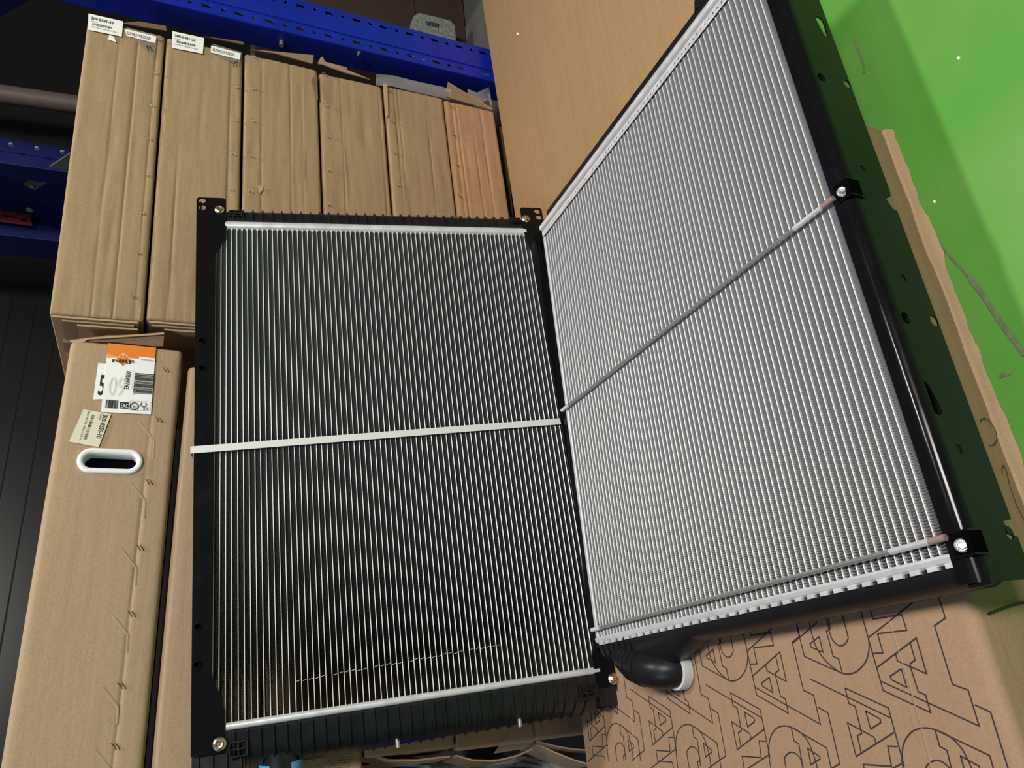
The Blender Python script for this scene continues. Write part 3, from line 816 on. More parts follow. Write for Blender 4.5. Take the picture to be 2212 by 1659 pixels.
def carton_body(parent, w, d, h, mat, seed=0, dent=0.0016, creases=(), r=0.007, step=0.03, hole=None, name='body', zstep=0.02, wrinkle=0.0):
    """rounded, slightly battered box: local x 0..w, y 0 (front) ..d, z 0..h; crease = (z, depth, wander)"""
    rnd = random.Random(seed)
    off = Vector((seed * 3.1, seed * 1.7, seed * 0.9))
    def ticks(L, st, extra=()):
        t = [0, r * 0.3, r * 0.65, r]
        n = max(1, int((L - 2 * r) / st))
        t += [r + (L - 2 * r) * k / n for k in range(1, n)]
        t += [L - r, L - r * 0.65, L - r * 0.3, L]
        t += list(extra)
        return sorted(set(round(a, 5) for a in t if 0 <= a <= L))
    ex = []
    for cz, dp, wd in creases: ex += [cz - 0.005, cz - 0.0025, cz, cz + 0.0025, cz + 0.005]
    X, Y, Z = ticks(w, step), ticks(d, 0.2), ticks(h, zstep, ex)
    def P(x, y, z):
        q = Vector((min(max(x, r), w - r), min(max(y, r), d - r), min(max(z, r), h - r)))
        dl = Vector((x, y, z)) - q
        if dl.length > 1e-9: p = q + dl.normalized() * r
        else: p = Vector((x, y, z))
        nv = noise.noise(p * 5 + off) * 0.6 + noise.noise(p * 17 + off) * 0.4 + 0.5 * max(0, noise.noise(Vector((p.x * 9, p.y * 9, p.z * 40)) + off) - 0.25)
        sink = dent * max(0.0, 0.9 + 1.2 * nv)
        if y <= r:
            if wrinkle: sink += wrinkle * (2.2 * max(0, noise.noise(Vector((x * 5, seed * 2.0, z * 55))) - 0.12) + 2.5 * max(0, noise.noise(Vector((x * 11 + 5, seed * 3.0, z * 24))) - 0.3))
            if wrinkle and x < 0.11: sink += wrinkle * 0.9 * (0.5 + 0.5 * math.sin(z * 620)) * max(0, 1 - x / 0.11)
            for cz, dp, wd in creases:
                zz = z - cz - wd * 0.0
                sink += 1.5 * dp * math.exp(-(zz / 0.0028) ** 2) * (0.55 + 0.9 * noise.noise(Vector((x * 4, cz * 30, seed))))
            p.y += max(0, sink)
        elif x <= r: p.x += sink
        elif z >= h - r: p.z -= sink * 0.6
        # slight waviness of the long edges
        if (z < r or z > h - r) and y < r * 1.1: p.y += 0.0022 * abs(noise.noise(Vector((x * 22, z * 5, seed + 4))))
        return p
    mb = MB(); idx = {}
    def vid(x, y, z):
        k = (x, y, z)
        if k not in idx:
            idx[k] = len(mb.v); mb.v.append(P(x, y, z))
        return idx[k]
    def grid(A, B, f, skip=None):
        for a0, a1 in zip(A[:-1], A[1:]):
            for b0, b1 in zip(B[:-1], B[1:]):
                if skip and skip((a0 + a1) / 2, (b0 + b1) / 2): continue
                mb.f.append((vid(*f(a0, b0)), vid(*f(a1, b0)), vid(*f(a1, b1)), vid(*f(a0, b1))))
    grid(X, Z, lambda a, b: (a, 0, b), hole)
    grid(X, Z[::-1], lambda a, b: (a, d, b))
    grid(Y, Z, lambda a, b: (0, a, b)); grid(Y, Z, lambda a, b: (w, a, b))
    grid(X, Y, lambda a, b: (a, b, 0)); grid(X, Y, lambda a, b: (a, b, h))
    return mb.build(name, mat, parent, space='local', smooth=35)

STAPLE = None
def staples(parent, pts, yoff=-0.0012):
    """pairs of slanted wire stitches; pts in world coordinates on the front face"""
    global STAPLE
    inv = MW[parent.name].inverted()
    if STAPLE is None:
        mb = MB()
        for s in (-0.0032, 0.0032):
            a = Vector((0.0055 + s * 0.1, 0, 0.0042 + s)); b = Vector((-0.0055 + s * 0.1, 0, -0.0042 + s))
            mb.tube([a + Vector((0, 0.0016, 0)), a.lerp(b, 0.15), (a + b) / 2 + Vector((0, -0.0005, 0)), a.lerp(b, 0.85), b + Vector((0, 0.0016, 0))], 0.00085, 6)
        STAPLE = mb.mesh('staple'); STAPLE.materials.append(M['staple'])
    for p in pts:
        o = bpy.data.objects.new('staple', STAPLE); COL.objects.link(o); o.parent = parent
        o.location = (inv @ Vector(p)) + Vector((0, yoff, 0))
        MW[o.name] = MW[parent.name].copy()
M['staple'] = flat('copper_brown_staple', (0.22, 0.15, 0.09), 0.4, 0.7)

def board(parent, pts, back, mat, name='flap', thick=0.0035, lift=(0, 0, 0)):
    """piece of board: polygon given in world points, thickened along 'back'"""
    n = Vector(back).normalized() * thick
    pts = [Vector(p) + Vector(lift) for p in pts]
    return MB().rings([pts, [p + n for p in pts]]).build(name, mat, parent)

def sticker(parent, corners, mat, name, yf, thick=0.0004):
    """paper label: pixel corners read on the carton's front plane"""
    p = [px(a, b, 1, yf) for a, b in corners]
    return MB().rings([p, [q + Vector((0, thick, 0)) for q in p]]).build(name, mat, parent)

def bars(parent, a, b, height, n, seed, yf, mat=None, name='barcode'):
    """barcode running from a to b (world points) with bars 'height' long to one side"""
    a = Vector(a); b = Vector(b); d = b - a; h = Vector(height); rnd = random.Random(seed); mb = MB(); t = 0.0
    L = d.length; d.normalize()
    while t < L - 0.0006:
        wbar = rnd.choice((1, 1, 2, 3)) * L / (n * 3.6); gap = rnd.choice((1, 1, 2, 2)) * L / (n * 3.6)
        p = a + d * t; q = a + d * min(L, t + wbar)
        mb.add([p, q, q + h, p + h], [(0, 1, 2, 3)])
        t += wbar + gap
    return mb.build(name, mat or M['ink'], parent)

YS = 1.64
TILT = 0.037
tops = [1.370, 1.183, 0.983, 0.776, 0.581, 0.386]
bots = [1.188, 0.989, 0.782, 0.587, 0.391, 0.212]
labs = ['top carton of the taller stack, with white label and torn strip label',
        'second carton from the top of the taller stack, white label and intact strip label',
        'third carton from the top of the taller stack, with a small tear',
        'fourth carton from the top of the taller stack, flap raised by its end',
        'fifth carton from the top of the taller stack, clear film behind its end',
        'reddish streaked carton at the bottom of the taller stack']
cre = [((0.062, 0.0022, 0), (0.105, 0.001, 0), (0.018, 0.0025, 0)),
       ((0.150, 0.0018, 0), (0.030, 0.002, 0)),
       ((0.155, 0.0015, 0), (0.078, 0.0016, 0), (0.045, 0.001, 0)),
       ((0.128, 0.0026, 0), (0.012, 0.001, 0)),
       ((0.060, 0.0014, 0), (0.160, 0.002, 0), (0.148, 0.0015, 0)),
       ((0.135, 0.0022, 0), (0.085, 0.0022, 0), (0.052, 0.0022, 0), (0.150, 0.001, 0))]
stack1 = []
for i in range(6):
    zt, zb = tops[i], bots[i]
    h = zt - zb
    hh = zb - 0.212
    w = 0.875 + (0.004, -0.004, 0.0, 0.006, 0.002, -0.004)[i]
    xr = 1.785 - TILT * hh + (0, -0.002, 0.003, -0.004, 0.002, 0.0)[i]
    fr = carton_frame(xr - w * math.cos(TILT), YS + (0.0, 0.002, 0.001, 0.003, 0.001, 0.004)[i], zb - w * math.sin(TILT), TILT)
    e = empty('carton', labs[i], 'carton', mat=fr, group='long cartons of the taller stack')
    carton_body(e, w, 0.72, h, M['card_red'] if i == 5 else M['card'], seed=i + 1, creases=cre[i], dent=0.0022, step=0.018, zstep=0.006, wrinkle=0.0014)
    stack1.append(e)
def st_pts(lst, y=YS): return [px(a, b, 1, y) for a, b in lst]
staples(stack1[0], st_pts([(344, 85), (335, 157), (328, 227), (321, 300), (314, 376), (306, 459), (298, 546), (287, 640)]))
staples(stack1[1], st_pts([(510, 187), (507, 259), (503, 331), (498, 408)]))
staples(stack1[2], st_pts([(549, 122), (547, 191), (545, 260), (543, 336), (540, 412)]))
staples(stack1[3], st_pts([(700, 160), (704, 227), (708, 294), (709, 367), (709, 441)]))
staples(stack1[4], st_pts([(841, 196), (847, 262), (853, 330), (861, 400)]))
staples(stack1[5], st_pts([(974, 229), (980, 291), (987, 356), (993, 423)]))
# labels of the two top cartons
YL = YS - 0.0012
for k, (c1, c2) in enumerate((([(191, 29), (266, 46), (263, 79), (190, 64)], [(270, 62), (338, 79), (335, 93), (273, 77)]), ([(372, 67), (441, 82), (438, 116), (371, 103)], [(456, 98), (520, 115), (518, 129), (455, 113)]))):
    e = stack1[k]
    lb = sticker(e, c1, M['white'], 'label', YL)
    s2 = sticker(e, c2, M['white'], 'strip_label', YL - 0.0004 * k)
    U = (1, 0, 0.05); D = (-0.09, 0, -1)
    o = px(c1[0][0] + 5, c1[0][1] + 12, 1, YL - 0.0003)
    text('309-0381-23', lb, o, (0.02, 0, -1), (1, 0, 0.02), 0.013, M['ink'], 'part_number', width=0.052, bold=0.0004)
    o = px(c1[0][0] + 5, c1[0][1] + 17, 1, YL - 0.0003)
    text('Radiator', lb, o, (0.02, 0, -1), (1, 0, 0.02), 0.005, M['ink'], 'small_print', width=0.016)
    a = px(c1[0][0] + 8, c1[0][1] + 25, 1, YL - 0.0003); b = px(c1[0][0] + 50, c1[0][1] + 34, 1, YL - 0.0003)
    bars(lb, a, b, (0.0085, 0, 0), 24, 5 + k, YL)
    o = px(c1[0][0] + 5, c1[0][1] + 29, 1, YL - 0.0003)
    text('20027877 30001807013811', lb, o, (0.02, 0, -1), (1, 0, 0.02), 0.0052, M['ink'], 'small_print', width=0.060)
    o = px(c2[0][0] + 3, c2[0][1] + 11.5, 1, YL - 0.0010)
    text('DZ9525953223I', s2, o, (-0.005, 0, -1), (1, 0, 0.0), 0.0145, M['ink'], 'part_number', width=0.056)
    # clear tape with scuffed edge under the strip label
    tp = sticker(e, [(c2[0][0] + 2, c2[0][1] - 4), (c2[1][0] + 3, c2[1][1] - 2), (c2[2][0] - 2, c2[2][1] + (34 if k == 0 else 12)), (c2[3][0] + 18, c2[3][1] + 10)], M['tape'], 'clear_tape', YL + 0.0006)
    mb = MB()
    rnd = random.Random(k)
    for j in range(7):
        q = px(c2[2][0] - 18 + j * 2.2, c2[2][1] + 3 + (j % 3) * 4 + (2 if k == 0 else 0), 1, YL - 0.0003)
        mb.ribbon([q, q + Vector((-rnd.uniform(0.002, 0.008), 0, -rnd.uniform(-0.002, 0.003)))], 0.0022, (0, -1, 0))
    mb.build('scuffed_print', M['ink'], e)
# torn bit of white label below the top label
sticker(stack1[0], [(236, 76), (246, 79), (251, 91), (233, 85)], M['white'], 'label_scrap', YL)
# torn spot on the third carton
sticker(stack1[2], [(557, 402), (566, 400), (569, 408), (560, 418)], M['card_edge'], 'torn_spot', YL)
# flaps standing at the far ends
def pflap(e, pts, y0, back, mat=None, dy=None):
    q = [px(a, b, 1, y0 + (dy[i] if dy else 0)) for i, (a, b) in enumerate(pts)]
    return board(e, q, back, mat or M['card_edge'])
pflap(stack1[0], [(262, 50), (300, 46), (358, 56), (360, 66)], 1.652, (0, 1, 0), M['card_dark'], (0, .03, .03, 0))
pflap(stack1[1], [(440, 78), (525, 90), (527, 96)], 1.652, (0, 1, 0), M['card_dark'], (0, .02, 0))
pflap(stack1[2], [(540, 106), (600, 116), (675, 137), (678, 119), (620, 116)], 1.650, (0, 1, 0), M['card'], (0, 0, 0, .03, .03))
pflap(stack1[3], [(686, 137), (700, 140), (748, 157), (800, 171), (748, 150), (750, 146), (702, 133), (697, 122), (692, 125)], 1.650, (0, 1, 0), M['card'])
pflap(stack1[4], [(828, 181), (836, 183), (838, 250), (832, 254)], 1.6385, (0, -1, 0), M['card_edge'])
pflap(stack1[5], [(961, 208), (1062, 237), (968, 177)], 1.648, (0, 1, 0), M['card'], (0, 0, .06))
pflap(stack1[5], [(968, 177), (973, 180), (1066, 236), (1061, 236)], 1.705, (0, 1, 0), M['card_edge'], (0, 0, -.05, -.05))
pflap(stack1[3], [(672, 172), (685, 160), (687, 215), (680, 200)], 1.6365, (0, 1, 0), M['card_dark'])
# layered end flaps and tape on the near ends of the two top cartons
def end_layers(e, w, d, h, n, seed):
    rnd = random.Random(seed)
    for k in range(n):
        x1 = -0.002 - k * 0.0055
        z0_ = h * (0.01 + 0.10 * rnd.random()); z1_ = h * (0.97 - 0.22 * k * rnd.random())
        mb = MB().box((x1 - 0.0042, 0.004 + 0.006 * k, z0_), (x1, 0.30 - 0.02 * k, z1_))
        mb.build('end_flap', M['card'] if k % 2 else M['card_edge'], e, space='local')
    MB().box((-0.002 - n * 0.0055, 0.10, h * 0.25), (-0.0015, 0.17, h * 0.9)).build('brown_tape', M['tape'], e, space='local')
for k in range(6): end_layers(stack1[k], 0.87, 0.7, tops[k] - bots[k], 3 if k < 2 else 2, k + 11)

# clear film behind the ends of the fifth and sixth cartons
mb = MB()
rnd = random.Random(4)
film = [(812, 160), (850, 163), (885, 172), (920, 180), (958, 188), (975, 195)]
rows = []
for j in range(4):
    rows.append([px(a, b + j * 8, 1, 1.665 + 0.012 * rnd.random()) for a, b in film])
mb.rings(rows, cap=False, closed=False)
fo = top_mesh('plastic_film', mb, M['film'], 'crinkled clear plastic film tucked above the fifth carton, in front of the blue post', 'film', smooth=60)
mb = MB(); rows = []
for j in range(4): rows.append([px(a, b + j * 9, 1, 1.69 + 0.014 * rnd.random()) for a, b in ((1010, 192), (1030, 200), (1056, 188), (1062, 215))])
mb.rings(rows, cap=False, closed=False)
top_mesh('plastic_film', mb, M['film'], 'dull plastic film scrap between the reddish carton flap and the blue post', 'film', smooth=60)

# ---- the nearer stack on the left
zc = lambda x, y: px(x, y, 1, YS).z
cuts = [1.290, 1.068, None, 0.664, 0.468, zc(1165, 1600), 0.192]
XR = 0.808
specs = [ # z0, z1, x_left, x_right, mat, label
 (1.068, 1.290, -0.30, XR, 'card_fresh', 'top carton of the nearer stack with orange-topped label and white oval handle'),
 (0.868, 1.055, -0.30, XR - 0.035, 'card_fresh', 'second carton of the nearer stack, plain strip left of the standing radiator'),
 (0.669, 0.864, -0.18, XR - 0.01, 'card', 'carton with fine printed lines under the lower tank of the standing radiator'),
 (0.472, 0.664, px(880, 1628, 1, YS).x, XR - 0.02, 'card', 'fourth carton of the nearer stack, narrow end right of the fine-print carton'),
 (px(1160, 1590, 1, YS).z + 0.004, 0.468, px(1080, 1612, 1, YS).x, XR - 0.01, 'card', 'fifth carton of the nearer stack, with shiny tape at its lower corner'),
 (0.100, px(1160, 1590, 1, YS).z, px(1200, 1596, 1, YS).x, XR - 0.02, 'card', 'lowest carton of the nearer stack, beside the printed cardboard sheet')]
stack2 = []
hx0, hz0 = 0.537, 1.1846            # middle of the oval handle
for i, (zb, zt, xl, xr, mt, lab) in enumerate(specs):
    fr = Matrix.Translation((xl, YS + (0.0, 0.004, 0.002, 0.0, 0.003, 0.004)[i], zb))
    e = empty('carton', lab, 'carton', mat=fr, group='cartons of the nearer stack')
    hole = None
    if i == 0:
        def hole(x, z, xl=xl, zb=zb):
            X = x + xl - hx0; Z = z + zb - hz0
            Zc = max(-0.033, min(0.033, Z)); return math.hypot(X, Z - Zc) < 0.020
    carton_body(e, xr - xl, 0.70, zt - zb, M[mt], seed=21 + i, dent=0.0010 if i < 2 else 0.0018, r=0.012 if i < 2 else 0.007,
                creases=(((0.050, 0.0012, 0),) if i == 0 else ((0.04, 0.0012, 0),)), hole=hole, step=0.012 if i == 0 else 0.03, zstep=0.009 if i == 0 else 0.02)
    stack2.append(e)
N0 = stack2[0]
staples(N0, st_pts([(357, 798), (342, 906), (321, 1040), (302, 1183), (284, 1326), (262, 1481), (249, 1612)]))
staples(stack2[4], st_pts([(1134, 1554)]))
# diagonal wrinkles pressed into the board by each staple
for a, b in ((345, 930), (325, 1060), (306, 1205), (288, 1350), (266, 1505), (250, 1640)):
    mb = MB()
    p = [px(a - 45, b - 20, 1, YS - 0.0001), px(a - 12, b + 22, 1, YS - 0.0001), px(a - 14, b + 60, 1, YS - 0.0001)]
    for u, v in zip(p[:-1], p[1:]):
        t = (v - u).normalized(); s = Vector((0, -1, 0)).cross(t) * 0.0016
        mb.add([u - s + Vector((0, .0008, 0)), v - s + Vector((0, .0008, 0)), v + s * 0.2 + Vector((0, .0003, 0)), u + s * 0.2 + Vector((0, .0003, 0)), u + s * 1.6 + Vector((0, .0008, 0)), v + s * 1.6 + Vector((0, .0008, 0))], [(0, 1, 2, 3), (3, 2, 5, 4)])
    mb.build('wrinkle', M['card_fresh'], N0)
# handle
e = N0
st = lambda rx, rz: [(hx0 + rx * math.cos(t), hz0 + rz * math.sin(t) + (0.033 if math.sin(t) > 0.0001 or abs(math.sin(t)) < 1e-4 and k < 1 else -0.033)) for k, t in enumerate([2 * math.pi * j / 40 + 0.0001 for j in range(40)])]
outer = st(0.0268, 0.0268); inner = st(0.0148, 0.0148)
mb = MB()
lay = []
for rr, yy in ((0.0270, 0.001), (0.0268, -0.002), (0.0250, -0.0045), (0.0215, -0.0055), (0.0180, -0.0045), (0.0155, -0.0015), (0.0150, 0.004), (0.0150, 0.030)):
    lay.append([(a, YS + yy, b) for a, b in st(rr, rr)])
mb.rings(lay, cap=False)
mb.build('oval_handle', M['white_plastic'], N0, smooth=60, label='white oval plastic handle ring')
MB().box((hx0 - 0.016, YS + 0.03, hz0 - 0.05), (hx0 + 0.016, YS + 0.032, hz0 + 0.05)).build('handle_shade_plate', M['hole'], N0)  # black plate stands for the shade inside the carton
# small square-ended label under the big one, then the big label
YN = YS - 0.0008
l5 = sticker(N0, [(212, 784), (234, 786), (230, 862), (201, 863)], M['white'], 'white_label', YN)
lb = sticker(N0, [(231, 766), (335, 776), (326, 895), (218, 890)], M['white'], 'white_label', YN - 0.0006)
og = sticker(N0, [(233, 741), (337, 751), (335, 777), (231, 770)], M['orange'], 'orange_label', YN - 0.0008)
yb = YN - 0.0011
# printing on it
MB().rings([[px(a, b, 1, yb - 0.0002) for a, b in ((231, 763), (243, 767), (262, 772), (266, 772), (231, 772))], [px(a, b, 1, yb) for a, b in ((231, 763), (243, 767), (262, 772), (266, 772), (231, 772))]]).build('orange_swoosh', M['orange_light'], og)
dm = [(266, 763), (282, 777), (264.5, 790.5), (249, 775)]
MB().rings([[px(a, b, 1, yb - 0.0003) for a, b in dm], [px(a, b, 1, yb) for a, b in dm]]).build('diamond', M['orange'], lb)
mb = MB()
mb.ribbon([px(a, b, 1, yb - 0.0006) for a, b in ((248, 776), (266.5, 763), (283, 776))], 0.0010, (0, -1, 0))
mb.ribbon([px(266.5, 763, 1, yb - 0.0006), px(266.3, 773, 1, yb - 0.0006)], 0.0014, (0, -1, 0))
mb.build('diamond_lines', M['white'], lb)
mb = MB()
for a in (259.5, 266, 273.5):
    c = px(a, 776, 1, yb - 0.0007); mb.add([c + Vector((0.0014 * math.cos(t), 0, 0.0014 * math.sin(t))) for t in [k * math.pi / 4 for k in range(8)]], [tuple(range(8))])
mb.build('dots', M['ink'], lb)
text('NRF', lb, px(241, 782.0, 1, yb - 0.0007), (0, 0, -1), (1, 0, 0), 0.0105, M['ink'], 'logo_lettering', width=0.043, bold=0.00035)
MB().rings([[px(a, b, 1, yb - 0.0003) for a, b in ((301, 770), (335, 774), (335, 780), (300, 777))], [px(a, b, 1, yb) for a, b in ((301, 770), (335, 774), (335, 780), (300, 777))]]).build('web_band', M['white'], og)
text('NRF.EU', og, px(304, 778.5, 1, yb - 0.0006), (0, 0, -1), (1, 0, 0), 0.0065, M['brass_tape'], 'web_lettering', width=0.024)
text('5', l5, px(209.5, 852, 1, YN - 0.0004), (-0.0, 0, -1), (1, 0, 0.0), 0.066, M['ink'], 'big_digit', width=0.0125, bold=0.0012)
text('09', lb, px(231, 853, 1, yb - 0.0002), (0, 0, -1), (1, 0, 0), 0.062, M['ghost'], 'ghost_digits', width=0.031)
text('7', lb, px(283, 853, 1, yb - 0.0002), (0, 0, -1), (1, 0, 0), 0.03, M['ghost'], 'ghost_digits', width=0.012)
text('00509743', lb, px(273, 801, 1, yb - 0.0004), (-1, 0, 0.0), (0, 0, -1), 0.0125, M['ink'], 'part_number', width=0.043, bold=0.0002)
text('8 718042 170569', lb, px(287, 800, 1, yb - 0.0004), (-1, 0, 0), (0, 0, -1), 0.0052, M['ghost'], 'small_print', width=0.045)
bars(lb, px(292, 805, 1, yb - 0.0004), px(286.5, 850, 1, yb - 0.0004), (0, 0, -0.0375), 26, 3, yb)
bars(lb, px(229, 863, 1, yb - 0.0004), px(257, 865, 1, yb - 0.0004), (-0.019, 0, 0), 18, 8, yb)
mb = MB().rings([[px(a, b, 1, yb - 0.0003) for a, b in ((259, 868), (278, 869), (277, 883), (258, 882))], [px(a, b, 1, yb) for a, b in ((259, 868), (278, 869), (277, 883), (258, 882))]])
mb.build('mark_box', M['ink'], lb)
text('EAC', lb, px(260, 880.5, 1, yb - 0.0006), (0, 0, -1), (1, 0, 0), 0.0145, M['white'], 'mark_lettering', width=0.0145)
def ring_pts(cx, cy, r, y): c = px(cx, cy, 1, y); return [c + Vector((r * math.cos(t), 0, r * math.sin(t))) for t in [k * math.pi / 12 for k in range(25)]]
mb = MB(); mb.ribbon(ring_pts(290, 877.5, 0.0082, yb - 0.0004), 0.0018, (0, -1, 0)); mb.ribbon(ring_pts(290, 877.5, 0.0058, yb - 0.0004), 0.0006, (0, -1, 0)); mb.build('round_mark', M['ink'], lb)
text('R', lb, px(287, 881, 1, yb - 0.0004), (0, 0, -1), (1, 0, 0), 0.009, M['ink'], 'mark_lettering', width=0.0055)
mb = MB(); mb.ribbon(ring_pts(310, 873.5, 0.0052, yb - 0.0004)[3:22], 0.0022, (0, -1, 0)); mb.ribbon([px(a, b, 1, yb - 0.0004) for a, b in ((281, 866), (326, 868), (324, 888), (280, 885), (281, 866))], 0.0004, (0, -1, 0))
for r_ in range(4):
    for c_ in range(2): mb.ribbon([px(309 + c_ * 7, 880 + r_ * 1.8, 1, yb - 0.0004), px(313 + c_ * 7, 880.3 + r_ * 1.8, 1, yb - 0.0004)], 0.0009, (0, -1, 0))
mb.build('grey_mark', M['grey'], lb)
# cream label
cl = sticker(N0, [(180, 884), (240, 895), (213, 966), (149, 954)], M['cream'], 'cream_label', YN - 0.0010)
yc = YN - 0.0013
a = px(223, 895, 1, yc); b = px(208, 946, 1, yc); dr = (b - a).normalized(); upv = Vector((0, -1, 0)).cross(dr)
if upv.z > 0: upv = -upv
nrm = dr.cross(upv)
if nrm.y > 0: upv = -upv
text('309-0250-10', cl, a, dr, upv, 0.0125, M['ink'], 'part_number', width=(b - a).length, bold=0.0003)
text('Radiator', cl, px(217, 894, 1, yc), dr, upv, 0.006, M['ink'], 'small_print', width=0.014)
text('Number', cl, px(211, 893, 1, yc), dr, upv, 0.005, M['ghost'], 'small_print', width=0.014)
text('0001947495/ 00050123K41', cl, px(190, 888, 1, yc), dr, upv, 0.006, M['ink'], 'small_print', width=(b - a).length * 1.18)
h2 = (px(198, 952, 1, yc) - px(205, 952, 1, yc))
bars(cl, px(205, 896, 1, yc), px(187, 949, 1, yc), h2, 22, 9, yc)
# end flap of the top carton, open at its far end
board(N0, [px(a, b, 1, 1.648) for a, b in ((155, 738), (152, 734), (232, 724), (355, 722), (352, 748), (330, 748), (240, 738))], (0, 1, 0), M['card_dark'], 'end_flap')
board(N0, [px(a, b, 1, 1.643) for a, b in ((150, 735), (168, 746), (190, 733), (355, 722), (354, 718), (200, 729))], (0, 1, 0), M['card_edge'], 'end_flap')
# fine print on the third carton of this stack
mb = MB()
for j in range(8):
    a = px(702 + (j % 2) * 2, 1642 + j * 6.2 - 12, 1, YS - 0.0006); b = px(762 - (j % 3) * 5, 1633 + j * 6.2 - 10, 1, YS - 0.0006)
    n_ = 12
    for k in range(n_):
        if random.random() < 0.85: mb.ribbon([a.lerp(b, k / n_), a.lerp(b, (k + 0.75) / n_)], 0.0022, (0, -1, 0))
mb.build('fine_print', M['brass_tape'], stack2[2])
# glossy tape on the fifth carton
mb = MB()
g = [[(1132, 1550), (1166, 1562)], [(1108, 1572), (1166, 1590)], [(1080, 1608), (1150, 1607)], [(1066, 1628), (1128, 1618)]]
mb.rings([[px(a, b, 1, YS - 0.001 - 0.001 * (k % 2)) for a, b in row] for k, row in enumerate(g)], cap=False, closed=False)
mb.build('shiny_tape', M['tape'], stack2[4])
# open flaps hanging off the near ends of these cartons
def hang(e, pts, depth, mat, name='end_flap', y=1.65, th=0.0035):
    top = [px(a, b, 1, y) for a, b in pts]
    mb = MB()
    r0 = top; r1 = [p + Vector((-0.012, depth * 0.5, -0.002)) for p in top]
    r2 = [p + Vector((-th, 0, 0)) for p in r1]; r3 = [p + Vector((-th, 0, 0)) for p in r0]
    mb.rings([[a, b, c, d] for a, b, c, d in zip(r0, r1, r2, r3)])
    return mb.build(name, mat, e, smooth=40)
hang(stack2[3], [(793, 1618), (830, 1622), (880, 1624), (925, 1618), (975, 1612)], 0.18, M['card'])
hang(stack2[3], [(793, 1626), (840, 1640), (900, 1640), (950, 1634), (972, 1632)], 0.22, M['card_edge'], y=1.66)
hang(stack2[4], [(985, 1630), (1020, 1640), (1070, 1642), (1120, 1630), (1150, 1615)], 0.18, M['card'])
hang(stack2[5], [(1160, 1600), (1200, 1610), (1240, 1617), (1275, 1619)], 0.16, M['card'])
hang(stack2[5], [(1160, 1606), (1200, 1624), (1240, 1640), (1275, 1650)], 0.2, M['card_edge'], y=1.67)
mb = MB(); rows = []
for j in range(4): rows.append([px(a, b + j * 7, 1, 1.78 + 0.02 * math.sin(j + a * 0.05)) for a, b in ((850, 1632), (930, 1640), (1000, 1648), (1070, 1640), (1130, 1634), (1200, 1645), (1270, 1655))])
mb.rings(rows, cap=False, closed=False)
top_mesh('stretch_wrap', mb, M['wrap_pale'], 'greyish stretch wrap sagging below the ends of the nearer stack', 'wrap', smooth=60)
mb = MB(); mb.box((-1.2, 1.80, 0.42), (0.3, 1.86, 0.56)); mb.v = [v for v in mb.v]
top_mesh('rack_beam', MB().box((-1.2, 2.40, 0.22), (-0.12, 2.46, 0.36)), M['blue'], 'blue rack beam end glimpsed at the bottom edge under the cartons', 'beam')
top_mesh('carton', MB().box((-1.3, 2.48, 0.0), (-0.15, 3.1, 0.95)), M['card_dark'], 'added dim carton closing the dark gap below the ends of the nearer stack', 'carton')  # added carton, keeps bright floor out of the dark gap

# ---- pallets under both stacks
def pallet(x0, x1, y0, y1, z0, z1, tilt, label):
    fr = carton_frame(x0, y0, z0, tilt)
    e = empty('pallet', label, 'pallet', mat=fr)
    w = x1 - x0; d = y1 - y0; h = z1 - z0
    for k in range(6):
        MB().box((0, k * d / 5.6, h - 0.02), (w, k * d / 5.6 + 0.1, h)).build('deck_board', M['wood'], e, space='local')
    for k in range(3):
        MB().box((k * (w - 0.1) / 2, 0, 0), (k * (w - 0.1) / 2 + 0.1, d, h - 0.02)).build('bearer', M['wood'], e, space='local')
pallet(0.93, 1.78, 1.70, 2.34, 0.0, 0.176, 0.0, 'wooden pallet under the taller carton stack')
pallet(-0.02, 0.80, 1.70, 2.34, 0.0, 0.098, 0.0, 'wooden pallet under the nearer carton stack')

# ---- cartons and cardboard under the lying radiator
pc = empty('carton', 'large flat plain carton under the far end of the lying radiator', 'carton', (1.4, 1.0, 0))
def slab(pts, z0, z1, r=0.006):
    c = Vector((sum(p[0] for p in pts) / len(pts), sum(p[1] for p in pts) / len(pts), 0))
    def ins(k): 
        out = []
        for i, p in enumerate(pts):
            v = Vector((p[0], p[1], 0)); d = (c - v); out.append(v + Vector((math.copysign(k, d.x), math.copysign(k, d.y), 0)))
        return out
    rings = []
    for k, z in ((r, z0), (r * 0.3, z0 + r * 0.3), (0, z0 + r), (0, z1 - r), (r * 0.3, z1 - r * 0.3), (r, z1)):
        rings.append([(v.x, v.y, z) for v in ins(k)])
    return MB().rings(rings)
slab([(0.842, 0.74), (2.75, 0.74), (2.75, 1.716), (0.842, 1.598)], 0.0, 0.190).build('body', M['card_plain'], pc, smooth=30)
mb = MB()
q = [px(a, b, 2, 0.1903) for a, b in ((1436, 10), (1400, 85), (1360, 160), (1325, 215))]
mb.ribbon(q, 0.0016, (0, 0, 1)); mb.build('scratch', M['card_edge'], pc)
MB().tube([px(1118, 73, 2, 0.191), px(1118, 73, 2, 0.193)], 0.004, 8).build('label_speck', M['chip'], pc)

